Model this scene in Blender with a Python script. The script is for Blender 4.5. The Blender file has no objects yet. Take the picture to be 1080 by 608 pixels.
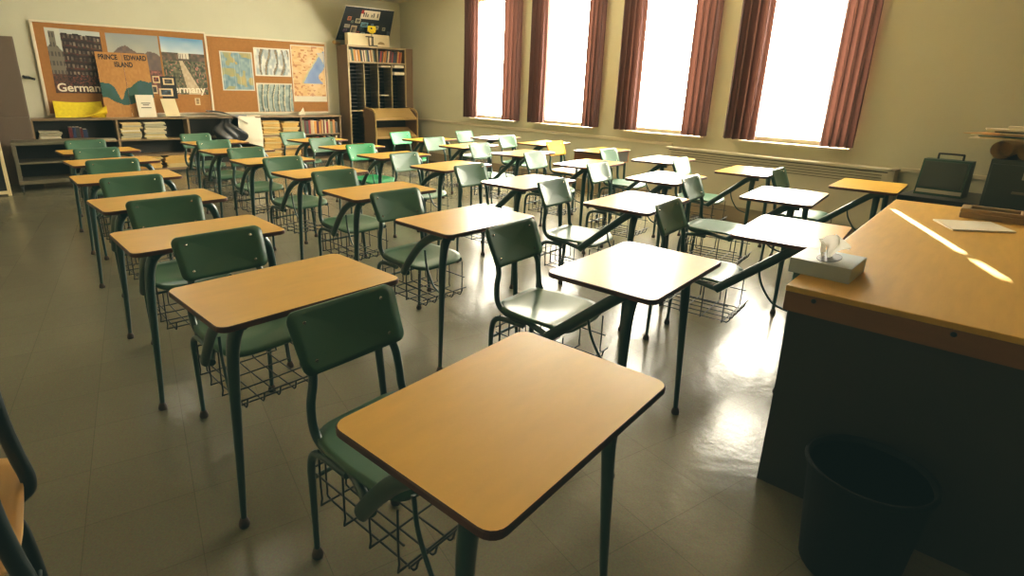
import bpy, bmesh, math, random
from mathutils import Vector, Matrix
random.seed(7)
C = bpy.context.scene.collection
PI = math.pi

# ------------------------------------------------------------------ materials
def hexlin(r, g, b):
    f = lambda c: (c/255/12.92) if c/255 <= .04045 else ((c/255+.055)/1.055)**2.4
    return (f(r), f(g), f(b), 1)

def mat(name, rgb, rough=.5, noise=0., nscale=8., bump=0., bscale=60., coat=0., metal=0., spec=.5, stretch=None, coat_rough=.15):
    m = bpy.data.materials.new(name); m.use_nodes = True
    nt = m.node_tree; n = nt.nodes; L = nt.links
    p = n['Principled BSDF']
    col = hexlin(*rgb)
    p.inputs['Base Color'].default_value = col
    p.inputs['Roughness'].default_value = rough
    p.inputs['Metallic'].default_value = metal
    p.inputs['Specular IOR Level'].default_value = spec
    p.inputs['Coat Weight'].default_value = coat
    p.inputs['Coat Roughness'].default_value = coat_rough
    tc = n.new('ShaderNodeTexCoord')
    src = tc.outputs['Object']
    if stretch:
        mp = n.new('ShaderNodeMapping'); mp.inputs['Scale'].default_value = stretch
        L.new(src, mp.inputs['Vector']); src = mp.outputs['Vector']
    t = n.new('ShaderNodeTexNoise'); t.inputs['Scale'].default_value = nscale; t.inputs['Detail'].default_value = 5
    L.new(src, t.inputs['Vector'])
    mx = n.new('ShaderNodeMix'); mx.data_type = 'RGBA'
    d = max(noise, .02)
    mx.inputs['A'].default_value = tuple(c*(1-d) for c in col[:3])+(1,)
    mx.inputs['B'].default_value = tuple(min(1, c*(1+d)) for c in col[:3])+(1,)
    L.new(t.outputs['Fac'], mx.inputs['Factor']); L.new(mx.outputs['Result'], p.inputs['Base Color'])
    if bump:
        t2 = n.new('ShaderNodeTexNoise'); t2.inputs['Scale'].default_value = bscale; t2.inputs['Detail'].default_value = 3
        L.new(tc.outputs['Object'], t2.inputs['Vector'])
        b = n.new('ShaderNodeBump'); b.inputs['Strength'].default_value = bump; b.inputs['Distance'].default_value = .01
        L.new(t2.outputs['Fac'], b.inputs['Height']); L.new(b.outputs['Normal'], p.inputs['Normal'])
    return m

def paint_mat(name, rough=.55, coat=.0):
    m = bpy.data.materials.new(name); m.use_nodes = True
    n = m.node_tree.nodes; p = n['Principled BSDF']; p.inputs['Roughness'].default_value = rough
    p.inputs['Coat Weight'].default_value = coat
    a = n.new('ShaderNodeVertexColor'); a.layer_name = 'Col'
    m.node_tree.links.new(a.outputs['Color'], p.inputs['Base Color'])
    return m

M = {}
M['wall'] = mat('wall_paint', (203, 200, 172), .7, .05, 3, .15, 90)
M['ceiling'] = mat('ceiling_paint', (205, 196, 172), .8, .05, 3)
M['low_bounce_wall'] = mat('front_wall_low_bounce', (60, 64, 58), .8, .05, 3)  # unseen front wall, dark tone chosen to cut bounce onto the near floor
M['trim'] = mat('trim_paint', (214, 204, 176), .45, .03)
M['baseboard'] = mat('baseboard_vinyl', (150, 134, 106), .5, .08)
M['heater'] = mat('heater_enamel', (196, 187, 160), .45, .04)
M['heater_dark'] = mat('heater_grille', (92, 82, 62), .5, .05)
M['lam'] = mat('desk_laminate', (232, 178, 56), .36, .10, 9, .03, 200, spec=.45, coat=.3, stretch=(1, 3, 1), coat_rough=.2)
M['lam_side'] = mat('desk_edge', (84, 40, 26), .45, .1)
M['green'] = mat('green_plastic', (64, 104, 78), .36, .10, 6, spec=.42, coat=.14, coat_rough=.2)
M['emerald'] = mat('emerald_plastic', (26, 140, 86), .36, .08, 6, spec=.4, coat=.1, coat_rough=.2)
M['frame'] = mat('green_enamel_steel', (22, 62, 58), .33, .12, 10, coat=.3)
M['wire'] = mat('black_wire', (24, 36, 36), .4)
M['glide'] = mat('brown_glide', (66, 46, 36), .5)
M['rivet'] = mat('rivet_metal', (205, 200, 185), .25, metal=.9)
M['wood'] = mat('oak_laminate', (206, 160, 60), .5, .16, 5, .03, 150, spec=.35, coat=.0, stretch=(1, 7, 1))
M['wood_edge'] = mat('oak_apron', (128, 84, 42), .5, .15, 5, stretch=(1, 1, 6))
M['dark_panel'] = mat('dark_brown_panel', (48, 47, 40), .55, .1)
M['shelf'] = mat('shelf_wood', (140, 116, 84), .5, .12, 4, stretch=(1, 5, 5))
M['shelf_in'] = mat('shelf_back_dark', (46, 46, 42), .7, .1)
M['case_side'] = mat('bookcase_side', (128, 104, 82), .55, .08)
M['case_front'] = mat('bookcase_face', (178, 158, 118), .5, .06)
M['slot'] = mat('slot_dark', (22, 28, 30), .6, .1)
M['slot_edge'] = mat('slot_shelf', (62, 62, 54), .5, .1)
M['cart'] = mat('cart_tan', (168, 138, 82), .45, .08)
M['cart_side'] = mat('cart_brown', (112, 88, 66), .5, .08)
M['greymetal'] = mat('grey_metal', (106, 100, 80), .45, .08)
M['cabinet'] = mat('cabinet_brown', (100, 84, 68), .55, .06)
M['black'] = mat('black_matte', (20, 22, 22), .45)
M['blackplastic'] = mat('black_plastic_film', (16, 18, 22), .38, .1, coat=.15)
M['cork'] = mat('cork', (164, 112, 54), .85, .18, 30, .2, 120)
M['cork_frame'] = mat('cork_frame', (226, 214, 186), .4, .04)
M['cream'] = mat('cream_card', (232, 214, 168), .6, .04)
M['white'] = mat('white_paper', (236, 226, 200), .6, .03)
M['tissue'] = mat('tissue_white', (250, 246, 236), .8, .03)
_p = M['tissue'].node_tree.nodes; _tr = _p.new('ShaderNodeBsdfTranslucent'); _tr.inputs['Color'].default_value = (.95, .93, .86, 1)
_mx = _p.new('ShaderNodeMixShader'); _mx.inputs['Fac'].default_value = .55
for _a, _b in ((_p['Principled BSDF'].outputs['BSDF'], _mx.inputs[1]), (_tr.outputs['BSDF'], _mx.inputs[2]), (_mx.outputs['Shader'], _p['Material Output'].inputs['Surface'])): M['tissue'].node_tree.links.new(_a, _b)
M['tissue_box'] = mat('tissue_box_card', (168, 182, 186), .5, .12, 14)
M['box_top'] = mat('tissue_box_top', (190, 196, 192), .4, .1, 14)
M['yellow'] = mat('yellow_card', (248, 212, 26), .5, .08, 20)
M['yellow_mag'] = mat('yellow_magazine', (216, 176, 92), .55, .12, 14)
M['pale_mag'] = mat('pale_magazine', (208, 186, 126), .55, .14, 14)
M['pale_mag2'] = mat('pale_magazine_grey', (186, 178, 146), .55, .14, 14)
M['pages'] = mat('book_pages', (218, 204, 164), .7, .1, 30)
M['yel_chair'] = mat('yellow_chair_plastic', (226, 148, 26), .5, .06, spec=.25)
M['tan_seat'] = mat('tan_plywood', (204, 156, 84), .42, .12, 6, stretch=(1, 5, 1))
M['brown_box'] = mat('bookbox_brown', (140, 84, 38), .5, .1)
M['dkgreen'] = mat('dark_green_case', (24, 66, 54), .4, .08)
M['silver'] = mat('silver_strip', (170, 168, 148), .35, metal=.3)
M['filecab'] = mat('file_cabinet_enamel', (46, 56, 50), .45, .06)
M['tray'] = mat('tray_tan', (152, 128, 86), .45, .08)
M['bin'] = mat('bin_plastic', (10, 15, 14), .7, .1, spec=.2)
M['glass_glow'] = None
bookcols = [(150, 40, 34), (196, 170, 120), (44, 70, 60), (206, 190, 150), (40, 52, 84), (170, 110, 50), (222, 208, 170), (90, 30, 30), (60, 60, 56), (190, 130, 70), (120, 130, 90), (214, 150, 60)]
BK = [mat('book_cover_%s' % w, c, .5, .1, 12) for w, c in zip(['red', 'buff', 'green', 'cream', 'navy', 'ochre', 'ivory', 'maroon', 'charcoal', 'tan', 'olive', 'amber'], bookcols)]
BKN = ['red', 'buff', 'dark green', 'cream', 'navy', 'ochre', 'ivory', 'maroon', 'charcoal', 'tan', 'olive', 'amber']

# curtain: brown-maroon cloth with a little light passing through
def curtain_mat():
    m = mat('curtain_cloth', (74, 44, 41), .85, .12, 40, .1, 300)
    nt = m.node_tree; p = nt.nodes['Principled BSDF']; out = nt.nodes['Material Output']
    tr = nt.nodes.new('ShaderNodeBsdfTranslucent'); tr.inputs['Color'].default_value = hexlin(130, 84, 70)
    mx = nt.nodes.new('ShaderNodeMixShader'); mx.inputs['Fac'].default_value = .06
    nt.links.new(p.outputs['BSDF'], mx.inputs[1]); nt.links.new(tr.outputs['BSDF'], mx.inputs[2]); nt.links.new(mx.outputs['Shader'], out.inputs['Surface'])
    return m
M['curtain'] = curtain_mat()

def glow_mat(name, col, strength):
    m = bpy.data.materials.new(name); m.use_nodes = True
    nt = m.node_tree; p = nt.nodes['Principled BSDF']
    p.inputs['Base Color'].default_value = (.9, .9, .88, 1); p.inputs['Roughness'].default_value = .3
    tc = nt.nodes.new('ShaderNodeTexCoord'); t = nt.nodes.new('ShaderNodeTexNoise'); t.inputs['Scale'].default_value = 1.5
    nt.links.new(tc.outputs['Object'], t.inputs['Vector'])
    mr = nt.nodes.new('ShaderNodeMapRange'); mr.inputs['To Min'].default_value = strength*.93; mr.inputs['To Max'].default_value = strength*1.07
    nt.links.new(t.outputs['Fac'], mr.inputs['Value']); nt.links.new(mr.outputs['Result'], p.inputs['Emission Strength'])
    p.inputs['Emission Color'].default_value = col
    return m
WIN_STRENGTH = 43.0; FILL_STRENGTH = 8.0
M['glow'] = glow_mat('frosted_daylight_glass', (1.0, .93, .74, 1), WIN_STRENGTH)

def floor_mat():
    m = bpy.data.materials.new('vinyl_tile_floor'); m.use_nodes = True
    nt = m.node_tree; n = nt.nodes; L = nt.links; p = n['Principled BSDF']
    tc = n.new('ShaderNodeTexCoord')
    mp = n.new('ShaderNodeMapping'); mp.inputs['Rotation'].default_value = (0, 0, .12)
    L.new(tc.outputs['Object'], mp.inputs['Vector'])
    br = n.new('ShaderNodeTexBrick'); br.offset = 0; br.inputs['Scale'].default_value = 1
    br.inputs['Brick Width'].default_value = .305; br.inputs['Row Height'].default_value = .305
    br.inputs['Mortar Size'].default_value = .0016; br.inputs['Mortar Smooth'].default_value = .6
    br.inputs['Color1'].default_value = hexlin(126, 122, 98); br.inputs['Color2'].default_value = hexlin(121, 117, 94); br.inputs['Mortar'].default_value = hexlin(106, 102, 82)
    L.new(mp.outputs['Vector'], br.inputs['Vector'])
    no = n.new('ShaderNodeTexNoise'); no.inputs['Scale'].default_value = 160; no.inputs['Detail'].default_value = 3
    L.new(tc.outputs['Object'], no.inputs['Vector'])
    no2 = n.new('ShaderNodeTexNoise'); no2.inputs['Scale'].default_value = 1.1; no2.inputs['Detail'].default_value = 6
    L.new(tc.outputs['Object'], no2.inputs['Vector'])
    mx = n.new('ShaderNodeMix'); mx.data_type = 'RGBA'; mx.blend_type = 'OVERLAY'; mx.inputs['Factor'].default_value = .35
    L.new(br.outputs['Color'], mx.inputs['A']); L.new(no.outputs['Color'], mx.inputs['B'])
    hs = n.new('ShaderNodeHueSaturation'); hs.inputs['Saturation'].default_value = .95
    L.new(mx.outputs['Result'], hs.inputs['Color'])
    mr0 = n.new('ShaderNodeMapRange'); mr0.inputs['To Min'].default_value = .86; mr0.inputs['To Max'].default_value = 1.1
    L.new(no2.outputs['Fac'], mr0.inputs['Value']); L.new(mr0.outputs['Result'], hs.inputs['Value'])
    L.new(hs.outputs['Color'], p.inputs['Base Color'])
    mr = n.new('ShaderNodeMapRange'); mr.inputs['To Min'].default_value = .19; mr.inputs['To Max'].default_value = .265
    L.new(no2.outputs['Fac'], mr.inputs['Value']); L.new(mr.outputs['Result'], p.inputs['Roughness'])
    b = n.new('ShaderNodeBump'); b.inputs['Strength'].default_value = .16; b.inputs['Distance'].default_value = .012
    no3 = n.new('ShaderNodeTexNoise'); no3.inputs['Scale'].default_value = 14; no3.inputs['Detail'].default_value = 4
    L.new(tc.outputs['Object'], no3.inputs['Vector']); L.new(no3.outputs['Fac'], b.inputs['Height']); L.new(b.outputs['Normal'], p.inputs['Normal'])
    p.inputs['Specular IOR Level'].default_value = .36
    p.inputs['Coat Weight'].default_value = .07; p.inputs['Coat Roughness'].default_value = .2
    return m
M['floor'] = floor_mat()
PAINT = paint_mat('printed_poster', .5, .05)
PAINT_MATTE = paint_mat('painted_card', .7)

# ------------------------------------------------------------------ mesh building
class MB:
    def __init__(s): s.v = []; s.f = []; s.mi = []; s.sm = []
    def add(s, vs, fs, mi=0, smooth=False):
        o = len(s.v); s.v += [tuple(p) for p in vs]
        for f in fs: s.f.append(tuple(i+o for i in f)); s.mi.append(mi); s.sm.append(smooth)
        return s
    def box(s, x0, x1, y0, y1, z0, z1, mi=0, T=None):
        vs = [Vector((x, y, z)) for z in (z0, z1) for y in (y0, y1) for x in (x0, x1)]
        if T is not None: vs = [T @ p for p in vs]
        return s.add(vs, [(0, 2, 3, 1), (4, 5, 7, 6), (0, 1, 5, 4), (2, 6, 7, 3), (0, 4, 6, 2), (1, 3, 7, 5)], mi)
    def bev(s, x0, x1, y0, y1, z0, z1, b=.004, mi=0, T=None):
        bm = bmesh.new(); bmesh.ops.create_cube(bm, size=1)
        for v in bm.verts: v.co = Vector(((x0+x1)/2+v.co.x*(x1-x0), (y0+y1)/2+v.co.y*(y1-y0), (z0+z1)/2+v.co.z*(z1-z0)))
        b = min(b, .45*min(x1-x0, y1-y0, z1-z0))
        bmesh.ops.bevel(bm, geom=list(bm.edges), offset=b, segments=2, affect='EDGES', profile=.6)
        bm.verts.index_update()
        vs = [(T @ v.co if T is not None else v.co.copy()) for v in bm.verts]
        fs = [[v.index for v in f.verts] for f in bm.faces]; bm.free()
        return s.add(vs, fs, mi)
    def tube(s, path, r, seg=10, mi=0, aspect=1.0, up=None, cap=True):
        P = [Vector(p) for p in path]; n = len(P)
        R = [r]*n if not isinstance(r, (list, tuple)) else list(r)
        tan = []
        for i in range(n):
            a = P[max(0, i-1)]; b = P[min(n-1, i+1)]; tan.append((b-a).normalized())
        u = Vector(up) if up else (Vector((1, 0, 0)) if abs(tan[0].x) < .9 else Vector((0, 1, 0)))
        rings = []
        for i in range(n):
            u = (u - tan[i]*u.dot(tan[i]))
            if u.length < 1e-6: u = tan[i].orthogonal()
            u.normalize(); w = tan[i].cross(u)
            rings.append([P[i]+u*(R[i]*math.cos(2*PI*k/seg))+w*(R[i]*aspect*math.sin(2*PI*k/seg)) for k in range(seg)])
        vs = [p for rg in rings for p in rg]; fs = []
        for i in range(n-1):
            for k in range(seg):
                a = i*seg+k; b = i*seg+(k+1) % seg; fs.append((a, b, b+seg, a+seg))
        s.add(vs, fs, mi, True)
        if cap:
            s.add(rings[0], [tuple(reversed(range(seg)))], mi); s.add(rings[-1], [tuple(range(seg))], mi)
        return s
    def lathe(s, prof, c=(0, 0, 0), seg=14, mi=0, smooth=True, T=None):
        vs = []; fs = []; n = len(prof)
        for r, z in prof:
            for k in range(seg): 
                p = Vector((c[0]+r*math.cos(2*PI*k/seg), c[1]+r*math.sin(2*PI*k/seg), c[2]+z))
                vs.append(T @ p if T is not None else p)
        for i in range(n-1):
            for k in range(seg):
                a = i*seg+k; b = i*seg+(k+1) % seg; fs.append((a, b, b+seg, a+seg))
        fs.append(tuple(reversed(range(seg)))); fs.append(tuple(range((n-1)*seg, n*seg)))
        return s.add(vs, fs, mi, smooth)
    def prism(s, outline, z0, z1, mi=0, side=None, T=None, bevel=0.0):
        n = len(outline); cx = sum(p[0] for p in outline)/n; cy = sum(p[1] for p in outline)/n
        if bevel:
            lv = [(z0, bevel), (z0+bevel, 0), (z1-bevel, 0), (z1, bevel)]
        else: lv = [(z0, 0), (z1, 0)]
        vs = []
        for z, ins in lv:
            for x, y in outline:
                d = math.hypot(x-cx, y-cy) or 1
                p = Vector((x-(x-cx)/d*ins, y-(y-cy)/d*ins, z)); vs.append(T @ p if T is not None else p)
        side = mi if side is None else side
        k = len(lv)
        s.add(vs, [tuple(range((k-1)*n, k*n))], mi)
        fs = [tuple(reversed(range(n)))]
        for l in range(k-1):
            for i in range(n): a = l*n+i; b = l*n+(i+1) % n; fs.append((a, b, b+n, a+n))
        o = len(s.v)-len(vs)
        for f in fs: s.f.append(tuple(i+o for i in f)); s.mi.append(side); s.sm.append(False)
        return s
    def grid(s, fn, nu, nv, mi=0, smooth=True, closed=False):
        vs = [fn(i/nu, j/nv) for j in range(nv+1) for i in range(nu+1)]
        fs = [(j*(nu+1)+i, j*(nu+1)+i+1, (j+1)*(nu+1)+i+1, (j+1)*(nu+1)+i) for j in range(nv) for i in range(nu)]
        return s.add(vs, fs, mi, smooth)
    def mesh(s, name, *mats):
        me = bpy.data.meshes.new(name); me.from_pydata(s.v, [], s.f)
        for m in mats: me.materials.append(m)
        for p, i, sm in zip(me.polygons, s.mi, s.sm): p.material_index = min(i, max(0, len(mats)-1)); p.use_smooth = sm
        me.update(); return me

def rrect(x0, x1, y0, y1, r, k=5):
    pts = []
    for cx, cy, a in ((x1-r, y1-r, 0), (x0+r, y1-r, 90), (x0+r, y0+r, 180), (x1-r, y0+r, 270)):
        for i in range(k+1):
            t = math.radians(a+90*i/k); pts.append((cx+r*math.cos(t), cy+r*math.sin(t)))
    return pts

def smooth_path(pts, n=6):
    P = [Vector(p) for p in pts]; P = [P[0]*2-P[1]]+P+[P[-1]*2-P[-2]]; out = []
    for i in range(1, len(P)-2):
        a, b, c, d = P[i-1:i+3]
        for k in range(n):
            t = k/n
            out.append(.5*((2*b)+(c-a)*t+(2*a-5*b+4*c-d)*t*t+(3*b-3*c+d-a)*t**3))
    out.append(P[-2]); return out

def lerp_list(a, b, n): return [a+(b-a)*i/(n-1) for i in range(n)]

# ------------------------------------------------------------------ scene graph helpers
def obj(name, me, parent=None, label=None):
    o = bpy.data.objects.new(name, me); C.objects.link(o)
    if parent: o.parent = parent
    if label: o['label'] = label
    return o
def tag(o, label, cat, group=None, kind=None):
    o['label'] = label; o['category'] = cat
    if group: o['group'] = group
    if kind: o['kind'] = kind
    return o
def thing(name, label, cat, loc=(0, 0, 0), rz=0, group=None):
    o = bpy.data.objects.new(name, None); C.objects.link(o); o.empty_display_size = .1
    o.location = loc; o.rotation_euler = (0, 0, rz)
    return tag(o, label, cat, group)
def struct(name, me, parent=None, label=None):
    o = obj(name, me, parent)
    o['kind'] = 'structure'
    if label: o['label'] = label
    return o
def copy_thing(src, loc, rz=0.0, label=None, group=None):
    r = src.copy(); C.objects.link(r); r.location = loc; r.rotation_euler = (0, 0, rz)
    if label: r['label'] = label
    if group: r['group'] = group
    for ch in list(src.children):
        c = ch.copy(); C.objects.link(c); c.parent = r
        for g in ch.children:
            d = g.copy(); C.objects.link(d); d.parent = c
    return r

# ------------------------------------------------------------------ room
XW, YB, ZC = 5.911, 10.107, 2.90
XL, YF = -3.2, -2.0
WT = .16
struct('floor', MB().box(XL-.2, XW+.3, YF-.2, YB+.2, -.1, 0).mesh('floor', M['floor']))
struct('ceiling', MB().box(XL-.2, XW+.3, YF-.2, YB+.2, ZC, ZC+.1).mesh('ceiling', M['ceiling']))
struct('wall_back', MB().box(XL-.2, XW+.3, YB, YB+.16, 0, ZC).mesh('wall_back', M['wall']))
struct('wall_left', MB().box(XL-.16, XL, YF, YB, 0, ZC).mesh('wall_left', M['wall']))
struct('wall_front', MB().box(XL-.2, XW+.3, YF-.16, YF, 0, ZC).mesh('wall_front', M['low_bounce_wall']))
WIN = [(6.62, 7.72), (5.05, 6.08), (3.45, 4.47), (1.96, 2.95)]
ZS, ZT = .875, 2.74
w = MB()
w.box(XW, XW+WT, YF, YB, 0, ZS); w.box(XW, XW+WT, YF, YB, ZT, ZC)
ys = [YF]+[v for a, b in reversed(WIN) for v in (a, b)]+[YB]
for i in range(0, len(ys), 2): w.box(XW, XW+WT, ys[i], ys[i+1], ZS, ZT)
struct('wall_right', w.mesh('wall_right', M['wall']))
for i, (a, b) in enumerate(WIN):
    n = i+1
    fr = MB()
    x0, x1 = XW+.06, XW+.12
    last = i == 3
    sl0, sl1 = 2.272, 2.297          # narrow clear gap beside the last pane
    lo = sl0 if last else a+.045
    fr.box(x0, x1, a, a+.03 if last else lo, ZS, ZT); fr.box(x0, x1, b-.045, b, ZS, ZT)
    lf = a+.03 if last else lo
    fr.box(x0, x1, lf, b-.045, ZS, ZS+.045); fr.box(x0, x1, lf, b-.045, ZT-.05, ZT)
    wo = struct('window_%d' % n, fr.mesh('window_frame', M['trim']))
    pl = sl1 if last else lo
    struct('pane', MB().box(x0+.02, x0+.035, pl, b-.045, ZS+.045, ZT-.05).mesh('pane', M['glow']), wo)
    if last:
        struct('pane', MB().box(x0+.02, x0+.035, a+.03, sl0, ZS+.045, ZT-.05).mesh('pane', M['glow']), wo)
        struct('pane', MB().box(x0+.02, x0+.035, sl0, sl1, ZS+.045, 2.06).mesh('pane', M['glow']), wo)
        struct('streak_break_bar', MB().box(x0+.005, x0+.0195, sl0-.02, sl1+.02, 2.50, 2.55).mesh('streak_break_bar', M['trim']), wo)  # short unseen bar added across the gap to break the sun streak
    struct('sill', MB().bev(XW-.075, x0, a-.03, b+.03, ZS-.022, ZS, .006).mesh('sill', M['trim']), wo)

# chair rail, baseboards
struct('trim_1', MB().bev(XW-.022, XW, 3.79, YB, .735, .775, .006).bev(XW-.022, XW, YF, 1.50, .715, .752, .006).mesh('trim', M['trim']))
struct('baseboard_right', MB().bev(XW-.035, XW, YF, YB, 0, .165, .005).mesh('baseboard', M['baseboard']))
struct('baseboard_back', MB().bev(XL, XW, YB-.02, YB, 0, .1, .004).mesh('baseboard', M['baseboard']))

# ------------------------------------------------------------------ curtains
def curtain(y0, y1, folds, seed, skew=0):
    rnd = random.Random(seed); ph = [rnd.uniform(-.5, .5) for _ in range(12)]
    def fn(u, v):
        z = .885+v*(2.80-.885)
        amp = .035*(1-.35*v)
        a = u*folds*2*PI+ph[int(u*9.99)]*.2+.25*math.sin(v*3+ph[3])
        s = math.sin(a); s = math.copysign(abs(s)**.7, s)
        y = y0+(y1-y0)*u + .010*math.sin(a*2+1)*(1-v*.4)+skew*(1-v)*.03
        return Vector((5.822+amp*s, y, z+.006*math.sin(a+1)*(1-v)))
    return MB().grid(fn, folds*14, 14).mesh('curtain_cloth', M['curtain'])
ordn = ['window nearest the back corner', 'second window from the back corner', 'third window from the back corner', 'window nearest the filing cabinet']
CURT = [((7.51, 7.86, 4), (6.46, 6.85, 4)), ((5.92, 6.25, 4), (4.90, 5.17, 4)), ((4.28, 4.62, 4), (3.34, 3.65, 4)), ((2.79, 3.13, 4), (1.885, 2.163, 4))]
for i, (l, r) in enumerate(CURT):
    for side, (a, b, f) in (('left', l), ('right', r)):
        t = thing('curtain', 'maroon-brown pleated curtain on the %s side of the %s' % (side, ordn[i]), 'curtain', (0, 0, 0), 0, 'pleated curtains at the windows')
        obj('curtain_cloth', curtain(a, b, f, i*2+(side == 'left')), t)
        hd = MB()
        for k in range(5): hd.tube([(5.822, a+.02+(b-a-.04)*k/4, 2.79), (5.822, a+.02+(b-a-.04)*k/4, 2.822)], .006, 6)
        obj('curtain_hook', hd.mesh('curtain_hook', M['silver']), t)
for i, (l, r) in enumerate(CURT):
    a, b = r[0]-.08, l[1]+.08
    rod = MB().tube([(5.822, a, 2.83), (5.822, b, 2.83)], .012, 8)
    for y in (a+.03, b-.03): rod.tube([(5.822, y, 2.83), (XW, y, 2.83)], .007, 6)
    tag(obj('curtain_rod', rod.mesh('curtain_rod', M['silver'])), 'thin metal curtain rod above the %s' % ordn[i], 'rod', 'curtain rods')

# ------------------------------------------------------------------ convector heater
t = thing('wall_heater', 'long cream enamel convector heater below the right-hand windows', 'heater', (0, 0, 0))
hx0 = XW-.135
obj('cabinet', MB().bev(hx0, XW-.036, 1.53, 3.77, .175, .70, .006).mesh('cabinet', M['heater']), t)
obj('top_cover', MB().bev(hx0-.012, XW-.001, 1.51, 3.79, .712, .738, .006).mesh('top_cover', M['heater']), t)
g = MB()
for z in (.60, .625, .65, .675): g.box(hx0-.004, hx0, 1.60, 3.72, z, z+.006)
obj('grille', g.mesh('grille', M['heater_dark']), t)
obj('end_cap', MB().bev(hx0-.012, XW-.036, 1.505, 1.56, .0, .738, .006).mesh('end_cap', M['heater']), t)
obj('heater_kick', MB().box(hx0+.03, XW-.036, 1.56, 3.76, .0, .174).mesh('toe_kick', M['baseboard']), t).name = 'toe_kick'  # heater toe kick in the plain baseboard colour
obj('neck', MB().box(hx0+.01, XW-.036, 1.56, 3.76, .70, .712).mesh('neck', M['heater_dark']), t)

# ------------------------------------------------------------------ combined desk-chair units
def desk_part_meshes():
    D = {}; CX = .024
    W2, D2 = .30, .205
    D['desktop'] = MB().prism(rrect(-W2, W2, -D2, D2, .032), .702, .72, 0, 1, bevel=.003).mesh('desktop', M['lam'], M['lam_side'])
    pth = smooth_path([(-.05, -.085, .689), (-.14, -.085, .688), (-.20, -.086, .668), (-.228, -.089, .60), (-.240, -.092, .45), (-.25, -.096, .25), (-.262, -.10, .03)], 5)
    rad = [.018+.003*min(1, i/12) if i < 13 else .021-.0115*((i-12)/(len(pth)-13)) for i in range(len(pth))]
    D['leg_near'] = MB().tube(pth, rad, 10).mesh('leg', M['frame'])
    pth2 = smooth_path([(.05, -.085, .689), (.16, -.085, .688), (.228, -.086, .668), (.258, -.089, .60), (.270, -.092, .45), (.284, -.096, .25), (.300, -.10, .03)], 5)
    D['leg_far'] = MB().tube(pth2, rad, 10).mesh('leg', M['frame'])
    D['crossbar'] = MB().tube([(-.06, -.085, .689), (.06, -.085, .689)], .018, 10).box(-.20, -.14, -.14, -.03, .694, .702).box(.16, .22, -.14, -.03, .694, .702).mesh('crossbar', M['frame'])
    gl = [(.010, 0), (.0165, .003), (.0175, .012), (.014, .024), (.010, .034)]
    D['glide_near'] = MB().lathe(gl, (-.263, -.1005, 0), 12).mesh('glide', M['glide'])
    D['glide_far'] = MB().lathe(gl, (.301, -.1005, 0), 12).mesh('glide', M['glide'])
    for nm, arm in (('support_arm', [(-.197, .256, .410), (-.198, .238, .426), (-.202, .16, .494), (-.206, .08, .563), (-.209, .0, .632), (-.210, -.045, .668), (-.209, -.08, .683), (-.205, -.13, .687)]),
                    ('support_arm_arch', [(-.197, .268, .408), (-.198, .252, .430), (-.202, .190, .508), (-.207, .110, .590), (-.211, .03, .644), (-.211, -.05, .675), (-.205, -.13, .686)])):
        arm = smooth_path(arm, 6); ra = [.0145]*len(arm); ra[0] = .010
        D[nm] = MB().tube(arm, ra, 12, aspect=1.45, up=(1, 0, 0)).mesh('support_arm', M['frame'])
    br = smooth_path([(-.206, .075, .575), (-.212, .055, .50), (-.222, .0, .425), (-.236, -.06, .405), (-.245, -.095, .405)], 5)
    D['brace'] = MB().tube(br, .0052, 7).mesh('brace', M['frame'])
    # seat : dished slab with rounded corners and rolled front lip
    def seatz(x, y):
        u = x/.18; v = (y-.395)/.18
        z = .440 - .013*math.exp(-(u*u*1.6+(v-.15)**2*2.2)) + .006*u*u
        if v < -.45: z -= .022*((-v-.45)/.55)**2
        if v > .75: z += .010*((v-.75)/.25)**2
        return z
    N, R = 40, 9
    def seatpt(t, rr):
        c, s_ = math.cos(t), math.sin(t); e = .40
        x = math.copysign(abs(c)**e, c)*rr; y = math.copysign(abs(s_)**e, s_)*rr
        wx = .178*(1 - .06*(y > 0)*y) ; return CX+x*wx, .395+y*.182
    vs = []; fs = []
    for lay in (0, 1):
        for r in range(R+1):
            for k in range(N):
                x, y = seatpt(2*PI*k/N, max(.02, r/R)); z = seatz(x, y)
                vs.append((x, y, z-(.011 if lay else 0)))
    o2 = (R+1)*N
    for r in range(R):
        for k in range(N):
            a = r*N+k; b = r*N+(k+1) % N; fs.append((a, a+N, b+N, b)); fs.append((o2+a, o2+b, o2+b+N, o2+a+N))
    for k in range(N):
        a = R*N+k; b = R*N+(k+1) % N; fs.append((a, o2+a, o2+b, b))
    fs.append(tuple(range(N))); fs.append(tuple(o2+k for k in reversed(range(N))))
    for nm, m in (('seat', 'green'), ('seat_emerald', 'emerald')):
        D[nm] = MB().add(vs, fs, 0, True).mesh('seat', M[m])
    # backrest : curved rounded slab
    out = rrect(-.177, .177, -.088, .088, .028, 5)
    def bpt(x, h, d):
        y = .604+.38*h - .7*x*x + d
        xx = x*(.965+.03*h/.088)
        return (CX+.004+xx, y+.010, .688+h*.91)
    vs = []; fs = []; n = len(out)
    RG = 6
    for d in (0, .011):
        for r in range(1, RG+1):
            for x, h in out: vs.append(bpt(x*r/RG, h*r/RG, d-(.002 if (d == 0 and r == RG) else 0)*-1 - (.002 if (d > 0 and r == RG) else 0)))
    o2 = RG*n
    for r in range(RG-1):
        for k in range(n):
            a = r*n+k; b = r*n+(k+1) % n; fs.append((a, a+n, b+n, b)); fs.append((o2+a, o2+b, o2+b+n, o2+a+n))
    for k in range(n):
        a = (RG-1)*n+k; b = (RG-1)*n+(k+1) % n; fs.append((a, o2+a, o2+b, b))
    fs.append(tuple(range(n))); fs.append(tuple(o2+k for k in reversed(range(n))))
    for nm, m in (('backrest', 'green'), ('backrest_emerald', 'emerald')):
        D[nm] = MB().add(vs, fs, 0, True).mesh('backrest', M[m])
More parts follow.
